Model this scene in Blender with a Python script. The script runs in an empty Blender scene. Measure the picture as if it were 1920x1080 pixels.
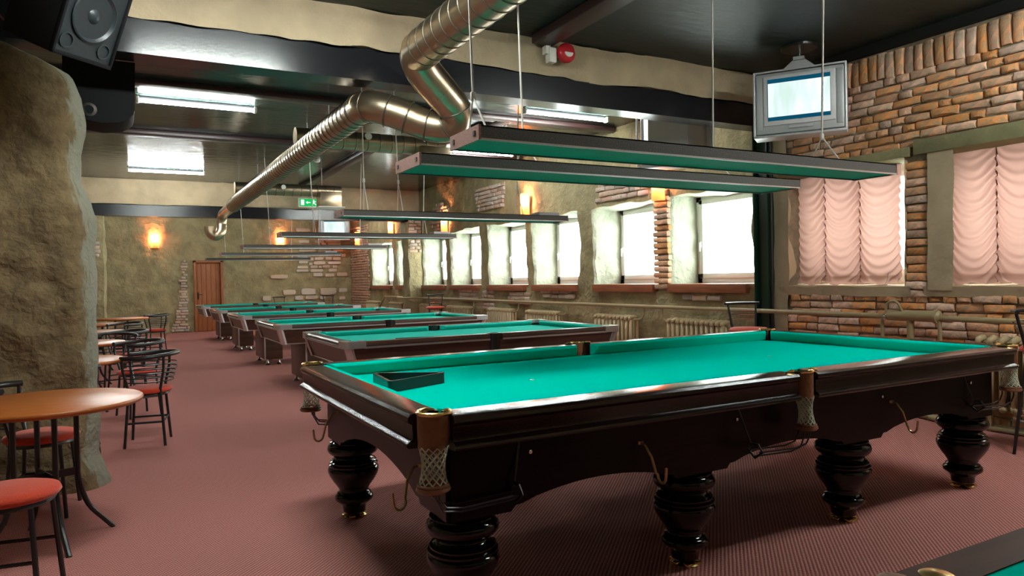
import bpy, bmesh, math, random
from mathutils import Vector, Matrix, noise

random.seed(7)
SC = bpy.context.scene
COL = SC.collection
PI = math.pi

# ------------------------------------------------------------------ camera
YAW, PITCH, ROLL = math.radians(28.72), math.radians(-0.764), math.radians(1.195)
F = Vector((math.sin(YAW)*math.cos(PITCH), math.cos(YAW)*math.cos(PITCH), math.sin(PITCH)))
R0 = Vector((math.cos(YAW), -math.sin(YAW), 0)); U0 = R0.cross(F)
R = R0*math.cos(ROLL) - U0*math.sin(ROLL); U = R0*math.sin(ROLL) + U0*math.cos(ROLL)
cd = bpy.data.cameras.new('camera'); cam = bpy.data.objects.new('camera', cd); COL.objects.link(cam)
cd.sensor_width = 36; cd.lens = 36*1333.2/1920; cd.clip_start = .05; cd.clip_end = 200
M = Matrix.Identity(4)
for i in range(3):
    M[i][0] = R[i]; M[i][1] = U[i]; M[i][2] = -F[i]
M[2][3] = 1.3303
cam.matrix_world = M
SC.camera = cam

# ------------------------------------------------------------------ world and exposure
SC.view_settings.view_transform = 'Standard'; SC.view_settings.look = 'None'
SC.view_settings.gamma = 1; SC.view_settings.use_curve_mapping = False
SC.view_settings.exposure = 2.0
SKY = 3.4
FLUO = 60.0
SCONCE_W = 20.0
W = bpy.data.worlds.new('world'); SC.world = W; W.use_nodes = True
wn = W.node_tree.nodes; wl = W.node_tree.links
bg = wn['Background']; bg.inputs['Color'].default_value = (.88, 1.0, .96, 1); bg.inputs['Strength'].default_value = SKY

def portal(y0, y1, z0, z1, x):
    l = bpy.data.lights.new('window_portal', 'AREA'); l.shape = 'RECTANGLE'; l.size = z1-z0; l.size_y = y1-y0
    l.cycles.is_portal = True
    o = bpy.data.objects.new('window_portal', l); COL.objects.link(o)
    o.location = (x, (y0+y1)/2, (z0+z1)/2); o.rotation_euler = (0, PI/2, 0)

WINS = [(5.86, 7.23), (7.50, 8.93), (9.36, 10.77), (11.06, 12.53), (12.93, 14.36), (14.65, 16.0), (16.48, 17.86), (18.22, 19.95)]
BWINS = [(4.0, 5.38), (2.35, 3.78), (.7, 2.1)]  # last opening is unseen, added to let in more daylight
for a, b in WINS + BWINS:
    portal(a+.05, b-.05, 1.22, 2.34, 6.98)

# ------------------------------------------------------------------ materials
def mat(name, col, rough=.6, metal=0.0, var=0.0, vscale=8.0, bump=0.0, bscale=20.0, bdist=.02, stretch=(1, 1, 1),
        col2=None, detail=3.0, spec=.5, coat=0.0, objvar=0.0, sheen=0.0, dist=0.0, bdetail=4.0, rvar=0.0):
    m = bpy.data.materials.new(name); m.use_nodes = True
    n = m.node_tree.nodes; l = m.node_tree.links; p = n['Principled BSDF']
    p.inputs['Base Color'].default_value = (*col, 1); p.inputs['Roughness'].default_value = rough
    p.inputs['Metallic'].default_value = metal; p.inputs['Specular IOR Level'].default_value = spec
    p.inputs['Coat Weight'].default_value = coat; p.inputs['Coat Roughness'].default_value = .08
    if sheen: p.inputs['Sheen Weight'].default_value = sheen
    tc = n.new('ShaderNodeTexCoord'); mp = n.new('ShaderNodeMapping'); l.new(tc.outputs['Object'], mp.inputs['Vector'])
    mp.inputs['Scale'].default_value = stretch
    src = None
    if var or col2:
        t = n.new('ShaderNodeTexNoise'); t.inputs['Scale'].default_value = vscale; t.inputs['Detail'].default_value = detail
        t.inputs['Distortion'].default_value = dist
        l.new(mp.outputs[0], t.inputs['Vector'])
        r = n.new('ShaderNodeValToRGB'); l.new(t.outputs['Fac'], r.inputs['Fac'])
        c2 = col2 if col2 else tuple(c*(1-var) for c in col)
        r.color_ramp.elements[0].position = .36; r.color_ramp.elements[1].position = .64
        r.color_ramp.elements[0].color = (*c2, 1); r.color_ramp.elements[1].color = (*col, 1)
        src = r.outputs['Color']
        if rvar:
            mr = n.new('ShaderNodeMapRange'); l.new(t.outputs['Fac'], mr.inputs['Value'])
            mr.inputs['To Min'].default_value = rough-rvar; mr.inputs['To Max'].default_value = rough+rvar
            l.new(mr.outputs[0], p.inputs['Roughness'])
    if objvar:
        oi = n.new('ShaderNodeObjectInfo'); hs = n.new('ShaderNodeHueSaturation')
        mr = n.new('ShaderNodeMapRange'); l.new(oi.outputs['Random'], mr.inputs['Value'])
        mr.inputs['To Min'].default_value = 1-objvar; mr.inputs['To Max'].default_value = 1+objvar
        l.new(mr.outputs[0], hs.inputs['Value'])
        m2 = n.new('ShaderNodeMath'); m2.operation = 'MULTIPLY_ADD'; l.new(oi.outputs['Random'], m2.inputs[0])
        m2.inputs[1].default_value = 7.31; m2.inputs[2].default_value = 0
        m3 = n.new('ShaderNodeMath'); m3.operation = 'FRACT'; l.new(m2.outputs[0], m3.inputs[0])
        mr2 = n.new('ShaderNodeMapRange'); l.new(m3.outputs[0], mr2.inputs['Value'])
        mr2.inputs['To Min'].default_value = .6; mr2.inputs['To Max'].default_value = 1.12
        l.new(mr2.outputs[0], hs.inputs['Saturation'])
        if src: l.new(src, hs.inputs['Color'])
        else: hs.inputs['Color'].default_value = (*col, 1)
        src = hs.outputs['Color']
    if src: l.new(src, p.inputs['Base Color'])
    if bump:
        t = n.new('ShaderNodeTexNoise'); t.inputs['Scale'].default_value = bscale; t.inputs['Detail'].default_value = bdetail
        t.inputs['Distortion'].default_value = dist
        l.new(mp.outputs[0], t.inputs['Vector'])
        b = n.new('ShaderNodeBump'); b.inputs['Strength'].default_value = bump; b.inputs['Distance'].default_value = bdist
        l.new(t.outputs['Fac'], b.inputs['Height']); l.new(b.outputs[0], p.inputs['Normal'])
    return m

def emis(name, col, s):
    m = bpy.data.materials.new(name); m.use_nodes = True
    n = m.node_tree.nodes; l = m.node_tree.links; n.remove(n['Principled BSDF'])
    e = n.new('ShaderNodeEmission'); e.inputs['Color'].default_value = (*col, 1); e.inputs['Strength'].default_value = s
    l.new(e.outputs[0], n['Material Output'].inputs['Surface']); return m

STUCCO = mat('olive_stucco', (.38, .31, .165), .85, var=.3, vscale=3.0, bump=.8, bscale=10.0, bdist=.045, dist=.35, bdetail=4)
STUCCOS = mat('smooth_stucco', (.50, .385, .25), .85, var=.2, vscale=2.5, bump=.5, bscale=13.0, bdist=.025, dist=.2)
REVEAL = mat('daylit_reveal_stucco', (.45, .46, .36), .85, var=.2, vscale=5, bump=.7, bscale=12.0, bdist=.04, dist=.3, bdetail=4)  # wall stucco with the window brightness put into a paler colour
ROCK = mat('rough_rock', (.215, .15, .075), 1.0, var=.35, vscale=9.0, bump=.9, bscale=20.0, bdist=.03, dist=.25, bdetail=8)
def rock_lit_band():  # paler side edge: light from the far bay put into the rock colour
    n = ROCK.node_tree.nodes; l = ROCK.node_tree.links; p = n['Principled BSDF']; src = p.inputs['Base Color'].links[0].from_socket
    a = n.new('ShaderNodeAttribute'); a.attribute_name = 'lit_band'
    t = n.new('ShaderNodeTexNoise'); t.inputs['Scale'].default_value = 22; t.inputs['Detail'].default_value = 6
    m1 = n.new('ShaderNodeMath'); m1.operation = 'ADD'; l.new(a.outputs['Fac'], m1.inputs[0]); l.new(t.outputs['Fac'], m1.inputs[1])
    r = n.new('ShaderNodeMapRange'); r.inputs['From Min'].default_value = .92; r.inputs['From Max'].default_value = 1.12; l.new(m1.outputs[0], r.inputs['Value'])
    mx = n.new('ShaderNodeMix'); mx.data_type = 'RGBA'; l.new(r.outputs[0], mx.inputs['Factor']); l.new(src, mx.inputs['A']); mx.inputs['B'].default_value = (.25, .24, .185, 1)
    l.new(mx.outputs['Result'], p.inputs['Base Color'])
rock_lit_band()
MORTAR = mat('mortar', (.30, .235, .16), .95, var=.35, vscale=9.0, bump=.6, bscale=40.0)
BRICK = mat('brick', (.74, .33, .14), .9, bump=.7, bscale=42.0, bdist=.012, objvar=.3, col2=(.50, .31, .175), vscale=16.0)
PALEBRICK = mat('pale_brick', (.55, .33, .24), .9, bump=.5, bscale=60.0, bdist=.008, objvar=.2, col2=(.5, .4, .31), vscale=20.0)
STONE = mat('limestone', (.58, .47, .37), .85, bump=.5, bscale=30.0, bdist=.01, objvar=.14)
CONCRETE = mat('concrete_lintel', (.26, .235, .12), .9, var=.2, vscale=6, bump=.4, bscale=30)
CEIL = mat('black_green_ceiling_paint', (.020, .031, .028), .17, var=.3, vscale=2.0, bump=.10, bscale=3.0, bdist=.04, stretch=(1.3, 2.4, 1), dist=1.0, spec=.3)
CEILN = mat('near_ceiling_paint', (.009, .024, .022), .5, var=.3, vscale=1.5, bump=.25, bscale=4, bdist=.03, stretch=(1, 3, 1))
STEEL = mat('black_gloss_steel', (.012, .012, .015), .2, bump=.05, bscale=30, bdist=.006, stretch=(2, 1, 2))
STEELG = mat('green_black_steel', (.008, .03, .018), .22)
BLACK = mat('black_metal', (.012, .012, .013), .32, spec=.6)
CHROME = mat('chrome', (.78, .78, .80), .16, 1.0)
ALU = mat('cast_aluminium', (.66, .66, .67), .3, .9)
BRASS = mat('brass', (.75, .52, .2), .25, 1.0)
OLDBRASS = mat('aged_brass', (.45, .32, .15), .35, .9)
DARKWOOD = mat('black_lacquered_wood', (.007, .0035, .003), .28, col2=(.004, .002, .002), vscale=5, stretch=(.6, 8, 8), spec=.15, bump=.06, bscale=60)
RAILWOOD = mat('mahogany_rail_top', (.018, .0065, .005), .14, col2=(.010, .004, .003), vscale=6, stretch=(1, 7, 7), spec=.55, bump=.10, bscale=45, bdist=.006)
LEGWOOD = mat('black_turned_wood', (.003, .003, .0035), .10, spec=.45)
CLOTH = mat('green_cloth', (.0, .58, .44), 1.0, bump=.12, bscale=260, spec=.0)
CLOTHP = mat('turquoise_cloth', (.012, .52, .42), 1.0, bump=.1, bscale=260, spec=.12)
LEATHER = mat('tan_leather', (.27, .11, .05), .5, var=.3, vscale=14, bump=.3, bscale=40)
NET = mat('pale_green_net_cord', (.50, .56, .42), .8)
BROWNPANEL = mat('brown_laminate', (.075, .033, .021), .35, col2=(.05, .022, .015), vscale=4, stretch=(.5, 6, 6))
GREYPANEL = mat('grey_brown_laminate', (.105, .082, .062), .4)
ORANGEWOOD = mat('orange_cherry_laminate', (.47, .135, .026), .34, col2=(.40, .105, .02), vscale=12, stretch=(1, 5, 5))
DOORWOOD = mat('orange_pine_door', (.40, .135, .045), .5, col2=(.30, .09, .028), vscale=5, stretch=(8, 8, .7))
SILLWOOD = mat('mahogany_sill', (.34, .11, .05), .4, col2=(.25, .075, .032), vscale=6, stretch=(1, .6, 6))
REDFAB = mat('red_seat_fabric', (.60, .045, .011), .9, bump=.2, bscale=120, sheen=.3)
UPVC = mat('white_upvc', (.86, .86, .84), .4)
RADP = mat('gold_beige_radiator_paint', (.47, .36, .20), .38)
PIPEP = mat('khaki_pipe_paint', (.36, .29, .155), .38)
DUCTM = mat('galvanised_duct', (.52, .42, .29), .31, .95, var=.12, vscale=5, bump=.05, bscale=9)
SEAM = mat('duct_seam', (.20, .17, .13), .4, .8)
SILVER = mat('silver_plastic', (.42, .42, .43), .45, .3)
DARKPL = mat('dark_plastic', (.006, .006, .007), .75, spec=.2)
SPKGREY = mat('speaker_grille', (.016, .02, .024), .5, var=.3, vscale=200)
SPKCONE = mat('speaker_cone', (.022, .027, .032), .4)
WHITEP = mat('white_plastic', (.75, .73, .66), .5)
REDPL = mat('red_alarm_plastic', (.55, .02, .03), .3)
ROPE = mat('white_cord', (.68, .64, .58), .8)
LAMPSIDE = mat('speckled_grey_lamp_shade', (.13, .115, .105), .6, col2=(.05, .045, .042), vscale=220, detail=1)
LAMPEND = mat('brown_lamp_end', (.40, .22, .185), .55, col2=(.24, .12, .10), vscale=240, detail=1)
BRASSSOFT = mat('door_handle_dark', (.03, .025, .02), .4, .6)

def carpet_mat():
    m = bpy.data.materials.new('maroon_woven_carpet'); m.use_nodes = True
    n = m.node_tree.nodes; l = m.node_tree.links; p = n['Principled BSDF']; p.inputs['Roughness'].default_value = .9
    p.inputs['Specular IOR Level'].default_value = .05
    tc = n.new('ShaderNodeTexCoord'); mp = n.new('ShaderNodeMapping'); l.new(tc.outputs['Object'], mp.inputs['Vector'])
    mp.inputs['Rotation'].default_value = (0, 0, math.radians(45))
    ws = []
    for d, s in (('X', 18.0), ('Y', 26.0)):
        w = n.new('ShaderNodeTexWave'); w.bands_direction = d; w.inputs['Scale'].default_value = s
        w.inputs['Distortion'].default_value = .6; w.inputs['Detail'].default_value = 1; w.inputs['Detail Scale'].default_value = 2
        l.new(mp.outputs[0], w.inputs['Vector']); ws.append(w)
    mx = n.new('ShaderNodeMath'); mx.operation = 'MULTIPLY_ADD'; l.new(ws[1].outputs['Fac'], mx.inputs[0]); mx.inputs[1].default_value = .7
    l.new(ws[0].outputs['Fac'], mx.inputs[2])
    r = n.new('ShaderNodeValToRGB'); l.new(mx.outputs[0], r.inputs['Fac'])
    r.color_ramp.elements[0].position = .25; r.color_ramp.elements[1].position = 1.5 if False else 1.0
    r.color_ramp.elements[0].color = (.21, .072, .062, 1); r.color_ramp.elements[1].color = (.60, .255, .225, 1)
    l.new(r.outputs[0], p.inputs['Base Color'])
    b = n.new('ShaderNodeBump'); b.inputs['Strength'].default_value = .5; b.inputs['Distance'].default_value = .006
    l.new(mx.outputs[0], b.inputs['Height']); l.new(b.outputs[0], p.inputs['Normal'])
    return m
CARPET = carpet_mat()

def glass_mat():
    m = bpy.data.materials.new('window_glass'); m.use_nodes = True
    n = m.node_tree.nodes; l = m.node_tree.links; n.remove(n['Principled BSDF'])
    t = n.new('ShaderNodeBsdfTransparent'); t.inputs['Color'].default_value = (.97, .98, .97, 1)
    g = n.new('ShaderNodeBsdfGlossy'); g.inputs['Roughness'].default_value = .02
    fr = n.new('ShaderNodeLayerWeight'); fr.inputs['Blend'].default_value = .5
    pw = n.new('ShaderNodeMath'); pw.operation = 'POWER'; l.new(fr.outputs['Facing'], pw.inputs[0]); pw.inputs[1].default_value = 5
    ml = n.new('ShaderNodeMath'); ml.operation = 'MULTIPLY'; l.new(pw.outputs[0], ml.inputs[0]); ml.inputs[1].default_value = .4
    mx = n.new('ShaderNodeMixShader'); l.new(ml.outputs[0], mx.inputs[0]); l.new(t.outputs[0], mx.inputs[1]); l.new(g.outputs[0], mx.inputs[2])
    l.new(mx.outputs[0], n['Material Output'].inputs['Surface']); return m
GLASS = glass_mat()

def cloth_trans(name, col, tr, fac):
    m = bpy.data.materials.new(name); m.use_nodes = True
    n = m.node_tree.nodes; l = m.node_tree.links; n.remove(n['Principled BSDF'])
    d = n.new('ShaderNodeBsdfDiffuse'); d.inputs['Color'].default_value = (*col, 1)
    t = n.new('ShaderNodeBsdfTranslucent'); t.inputs['Color'].default_value = (*tr, 1)
    mx = n.new('ShaderNodeMixShader'); mx.inputs[0].default_value = fac
    l.new(d.outputs[0], mx.inputs[1]); l.new(t.outputs[0], mx.inputs[2]); l.new(mx.outputs[0], n['Material Output'].inputs['Surface'])
    return m
BLIND = cloth_trans('pink_blind_cloth', (.55, .31, .25), (.27, .15, .125), .5)

def grille_mat():
    m = mat('green_lamp_grille', (.012, .17, .135), .7, .0, spec=.1)
    n = m.node_tree.nodes; l = m.node_tree.links; p = n['Principled BSDF']
    tc = n.new('ShaderNodeTexCoord'); v = n.new('ShaderNodeTexVoronoi'); v.inputs['Scale'].default_value = 80
    v.inputs['Randomness'].default_value = 0
    l.new(tc.outputs['Object'], v.inputs['Vector'])
    r = n.new('ShaderNodeValToRGB'); l.new(v.outputs['Distance'], r.inputs['Fac'])
    r.color_ramp.elements[0].position = .25; r.color_ramp.elements[1].position = .6
    r.color_ramp.elements[0].color = (.0, .02, .016, 1); r.color_ramp.elements[1].color = (.01, .36, .28, 1)
    l.new(r.outputs[0], p.inputs['Base Color']); return m
GRILLE = grille_mat()

def screen_mat(name, s, dark):
    m = bpy.data.materials.new(name); m.use_nodes = True
    n = m.node_tree.nodes; l = m.node_tree.links; n.remove(n['Principled BSDF'])
    tc = n.new('ShaderNodeTexCoord'); mp = n.new('ShaderNodeMapping'); l.new(tc.outputs['Object'], mp.inputs['Vector'])
    mp.inputs['Scale'].default_value = (5, 1, 1.2); mp.inputs['Rotation'].default_value = (0, .25, 0)
    t = n.new('ShaderNodeTexNoise'); t.inputs['Scale'].default_value = 1.6; t.inputs['Detail'].default_value = 2; l.new(mp.outputs[0], t.inputs['Vector'])
    r = n.new('ShaderNodeValToRGB'); l.new(t.outputs['Fac'], r.inputs['Fac'])
    r.color_ramp.elements[0].position = .38; r.color_ramp.elements[1].position = .6
    r.color_ramp.elements[0].color = (.62, .80, .74, 1); r.color_ramp.elements[1].color = (.86, .93, 1, 1)
    e = n.new('ShaderNodeEmission'); e.inputs['Strength'].default_value = s; l.new(r.outputs[0], e.inputs['Color'])
    l.new(e.outputs[0], n['Material Output'].inputs['Surface']); return m
SCREEN = screen_mat('tv_screen_picture', .29, 0)
SCRBAR = emis('tv_letterbox_bar', (.001, .018, .033), 1)
TUBE = emis('fluorescent_tube_light', (.93, 1.0, .95), FLUO)
GREENSIGN = emis('exit_sign_green', (.002, .14, .028), 1.0)
WHITESIGN = emis('exit_sign_white', (.24, .27, .25), 1.0)

def shade_mat():
    m = bpy.data.materials.new('orange_paper_shade'); m.use_nodes = True
    n = m.node_tree.nodes; l = m.node_tree.links; n.remove(n['Principled BSDF'])
    e = n.new('ShaderNodeEmission'); e.inputs['Color'].default_value = (1, .26, .09, 1); e.inputs['Strength'].default_value = .25
    t = n.new('ShaderNodeBsdfTranslucent'); t.inputs['Color'].default_value = (.95, .33, .12, 1)
    a = n.new('ShaderNodeAddShader'); l.new(e.outputs[0], a.inputs[0]); l.new(t.outputs[0], a.inputs[1])
    l.new(a.outputs[0], n['Material Output'].inputs['Surface']); return m
SHADE = shade_mat()

# ------------------------------------------------------------------ mesh helpers
def BM(): return bmesh.new()

def box(bm, x0, x1, y0, y1, z0, z1, bev=0.0, seg=2, mtx=None):
    vs = [bm.verts.new(v) for v in ((x0, y0, z0), (x1, y0, z0), (x1, y1, z0), (x0, y1, z0), (x0, y0, z1), (x1, y0, z1), (x1, y1, z1), (x0, y1, z1))]
    fs = [bm.faces.new([vs[i] for i in f]) for f in ((3, 2, 1, 0), (4, 5, 6, 7), (0, 1, 5, 4), (1, 2, 6, 5), (2, 3, 7, 6), (3, 0, 4, 7))]
    es = list({e for f in fs for e in f.edges})
    geo = vs
    if bev:
        r = bmesh.ops.bevel(bm, geom=es, offset=bev, segments=seg, affect='EDGES', profile=.5)
        geo = list({v for f in r['faces'] for v in f.verts} | {v for v in vs if v.is_valid})
    if mtx is not None:
        bmesh.ops.transform(bm, matrix=mtx, verts=geo)
    return bm

def tube(bm, pts, r, n=8, closed=False, caps=True):
    pts = [Vector(p) for p in pts]; N = len(pts); rr = r if isinstance(r, (list, tuple)) else [r]*N
    t0 = (pts[1]-pts[0]).normalized()
    a = t0.orthogonal().normalized(); rings = []; prev = t0
    for i in range(N):
        if closed: t = (pts[(i+1) % N]-pts[i-1]).normalized()
        elif i == 0: t = t0
        elif i == N-1: t = (pts[-1]-pts[-2]).normalized()
        else: t = ((pts[i+1]-pts[i]).normalized()+(pts[i]-pts[i-1]).normalized()).normalized()
        a = prev.rotation_difference(t) @ a; a = (a - t*a.dot(t)).normalized(); b = t.cross(a); prev = t
        k = 1.0
        if not closed and 0 < i < N-1:
            c = t.dot((pts[i]-pts[i-1]).normalized()); k = 1.0
        rings.append([bm.verts.new(pts[i]+(a*math.cos(2*PI*j/n)+b*math.sin(2*PI*j/n))*rr[i]*k) for j in range(n)])
    for i in range(N if closed else N-1):
        A, B = rings[i], rings[(i+1) % N]
        off = 0
        if closed and i == N-1:
            off = min(range(n), key=lambda o: (A[0].co-B[o].co).length)
        for j in range(n):
            bm.faces.new((A[j], A[(j+1) % n], B[(j+1+off) % n], B[(j+off) % n]))
    if caps and not closed:
        bm.faces.new(list(reversed(rings[0]))); bm.faces.new(rings[-1])
    return bm

def lathe(bm, prof, n=28, o=(0, 0, 0), capt=True, capb=True):
    rings = []
    for r, z in prof:
        rings.append([bm.verts.new((o[0]+r*math.cos(2*PI*j/n), o[1]+r*math.sin(2*PI*j/n), o[2]+z)) for j in range(n)])
    for A, B in zip(rings, rings[1:]):
        for j in range(n): bm.faces.new((A[j], A[(j+1) % n], B[(j+1) % n], B[j]))
    if capb: bm.faces.new(list(reversed(rings[0])))
    if capt: bm.faces.new(rings[-1])
    return bm

def prism(bm, poly, axis, a, b):
    """extrude a 2-D polygon along axis ('x': poly in y,z; 'y': x,z; 'z': x,y)"""
    def mk(p, t):
        return {'x': (t, p[0], p[1]), 'y': (p[0], t, p[1]), 'z': (p[0], p[1], t)}[axis]
    A = [bm.verts.new(mk(p, a)) for p in poly]; B = [bm.verts.new(mk(p, b)) for p in poly]; n = len(poly)
    bm.faces.new(A); bm.faces.new(list(reversed(B)))
    for i in range(n): bm.faces.new((A[(i+1) % n], A[i], B[i], B[(i+1) % n]))
    return bm

def disp(p, amp=.03):
    q = Vector(p)
    n1 = noise.noise_vector(q*1.3); n2 = noise.noise_vector(q*4.2+Vector((7, 3, 1)))
    return (n1*.55+n2*.45)*amp

def skin(bm, path, z0, z1, dz, step, amp, axis='z', fn=None, edge=0.0):
    """sheet swept along z over a 2-D path (x,y), resampled and displaced by noise"""
    pts = []
    for (ax, ay), (bx, by) in zip(path, path[1:]):
        L = math.hypot(bx-ax, by-ay); k = max(1, int(round(L/step)))
        for i in range(k): pts.append((ax+(bx-ax)*i/k, ay+(by-ay)*i/k))
    pts.append(path[-1]); nz = max(1, int(round((z1-z0)/dz)))
    rows = []
    for j in range(nz+1):
        z = z0+(z1-z0)*j/nz; row = []
        for x, y in pts:
            p = Vector((x, y, z) if axis == 'z' else (x, z, y))
            d = disp(p, amp)
            if fn: d = d+fn(p)
            row.append(bm.verts.new(p+d))
        rows.append(row)
    for A, B in zip(rows, rows[1:]):
        for i in range(len(pts)-1): bm.faces.new((A[i], A[i+1], B[i+1], B[i]))
    return bm

def obj(name, bm, m, parent=None, smooth=True, ang=38, kind=None, label=None, recalc=True):
    me = bpy.data.meshes.new(name)
    if recalc: bmesh.ops.recalc_face_normals(bm, faces=bm.faces)
    if smooth:
        a = math.radians(ang)
        for f in bm.faces: f.smooth = True
        for e in bm.edges:
            if len(e.link_faces) == 2: e.smooth = e.calc_face_angle(0) < a
    bm.to_mesh(me); bm.free()
    me.materials.append(m)
    o = bpy.data.objects.new(name, me); COL.objects.link(o)
    if parent: o.parent = parent
    if kind: o['kind'] = kind
    if label: o['label'] = label
    return o

def inst(name, me, m, parent, loc, rot=(0, 0, 0), scale=(1, 1, 1)):
    o = bpy.data.objects.new(name, me); COL.objects.link(o); o.parent = parent
    o.location = loc; o.rotation_euler = rot; o.scale = scale
    return o

def tag(o, label, cat, group=None):
    o['label'] = label; o['category'] = cat
    if group: o['group'] = group
    return o

def thing(name, label, cat, loc=(0, 0, 0), rz=0, group=None):
    o = bpy.data.objects.new(name, None); o.empty_display_size = .1; COL.objects.link(o)
    o.location = loc; o.rotation_euler = (0, 0, rz); return tag(o, label, cat, group)

def struct(name, loc=(0, 0, 0)):
    o = bpy.data.objects.new(name, None); o.empty_display_size = .1; COL.objects.link(o); o.location = loc; o['kind'] = 'structure'; return o

def dup(root, loc, rz, label, group=None, scale=None):
    r = root.copy(); COL.objects.link(r); r.location = loc; r.rotation_euler = (0, 0, rz); r['label'] = label
    if group: r['group'] = group
    for ch in list(root.children):
        c = ch.copy(); COL.objects.link(c); c.parent = r
        for g in list(ch.children):
            d = g.copy(); COL.objects.link(d); d.parent = c
    return r

# ------------------------------------------------------------------ room shell
XW = 6.35; YB = 22.07; HC = 3.49; XL = -3.4; YF = -2.6
fl = obj('floor', box(BM(), XL-.2, XW+.3, YF-.2, YB+.3, -.2, 0), CARPET, kind='structure')

def ceil_part(y0, y1, m, name):
    bm = BM(); box(bm, XL-.2, XW+.55, y0, y1, HC, HC+.25); return obj(name, bm, m, kind='structure')
ceil_part(YF-.2, 5.62, CEILN, 'ceiling'); ceil_part(5.62, YB+.5, CEIL, 'ceiling')

# plain unseen walls
for nm, b in (('wall_left', (XL-.2, XL, YF, YB, 0, HC)), ('wall_front', (XL, XW+.4, YF-.2, YF, 0, HC))):
    obj(nm, box(BM(), *b), STUCCOS, kind='structure')

# ---- far part of the window wall
wr = obj('wall_far_right', (lambda bm: [box(bm, 6.45, 6.90, 5.6, YB+.3, 2.44, HC+.2), box(bm, 6.45, 6.90, 5.6, YB+.3, 0, 1.10)] +
         [box(bm, 6.45, 6.90, a+.07, b-.07, 1.0, 2.5) for a, b in zip([5.35]+[w[1] for w in WINS], [w[0] for w in WINS]+[YB+.4])] and bm)(BM()), STUCCO, kind='structure')
SILLZ, HEADZ = 1.13, 2.37
bm = BM()
skin(bm, [(XW, 5.50), (XW, YB)], 0, SILLZ+.02, .07, .07, .075)
obj('stucco_coat', bm, STUCCO, wr)
bm = BM()
# head: face from the ceiling down, then the soffit back to the frame
for (a, b) in [(5.5, YB)]:
    skin(bm, [(XW, HC), (XW, HEADZ), (XW+.03, HEADZ)], a, b, .07, .07, .06, axis='y')
obj('stucco_coat', bm, STUCCO, wr)
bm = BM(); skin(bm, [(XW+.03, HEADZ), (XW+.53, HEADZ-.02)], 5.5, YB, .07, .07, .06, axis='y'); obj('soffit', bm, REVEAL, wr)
edges = [5.50]+[v for w in WINS for v in w]+[YB]
for i in range(0, len(edges), 2):
    a, b = edges[i], edges[i+1]
    amp = .035 if 7.1 < a < 7.4 else .07; bm = BM(); bj = BM()
    skin(bm, [(XW+.0, a+.03 if i else a), (XW, b-.03)], SILLZ-.06, HEADZ+.06, .05, .05, amp)
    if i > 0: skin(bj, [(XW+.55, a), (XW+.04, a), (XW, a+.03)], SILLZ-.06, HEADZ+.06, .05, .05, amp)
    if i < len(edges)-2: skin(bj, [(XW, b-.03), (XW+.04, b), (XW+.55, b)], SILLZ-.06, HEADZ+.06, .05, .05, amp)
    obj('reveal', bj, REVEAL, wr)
    obj('stucco_pier', bm, STUCCO, wr)

def brick_mesh(L, H, D, seed, jit=.006):
    rnd = random.Random(seed); bm = BM()
    # front sheet 4x3 with dropped rounded rim, facing -x ; u along y, v along z
    us = [0, .12, .5, .88, 1]; vs = [0, .2, .8, 1]
    grid = []
    for v in vs:
        row = []
        for u in us:
            rim = (u in (0, 1)) + (v in (0, 1))
            x = {0: 0, 1: .010, 2: .02}[rim] + rnd.uniform(-jit, jit)
            row.append(bm.verts.new((x, (u-.5)*L+rnd.uniform(-jit, jit)*.8, (v-.5)*H+rnd.uniform(-jit, jit)*.6)))
        grid.append(row)
    for A, B in zip(grid, grid[1:]):
        for i in range(4): bm.faces.new((A[i], A[i+1], B[i+1], B[i]))
    rim = grid[0]+[g[-1] for g in grid[1:]]+list(reversed(grid[-1][:-1]))+[g[0] for g in reversed(grid[1:-1])]
    back = [bm.verts.new((D, v.co.y, v.co.z)) for v in rim]
    for i in range(len(rim)):
        j = (i+1) % len(rim); bm.faces.new((rim[i], rim[j], back[j], back[i]))
    bmesh.ops.recalc_face_normals(bm, faces=bm.faces)
    for f in bm.faces: f.smooth = True
    for e in bm.edges:
        if len(e.link_faces) == 2: e.smooth = e.calc_face_angle(0) < 1.0
    me = bpy.data.meshes.new('brick'); bm.to_mesh(me); bm.free(); return me

BR = {}
def brickset(L, H, m, D=.07):
    k = (L, H, m.name)
    if k not in BR:
        BR[k] = [brick_mesh(L, H, D, s) for s in range(6)]
        for me in BR[k]: me.materials.append(m)
    return BR[k]

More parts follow.
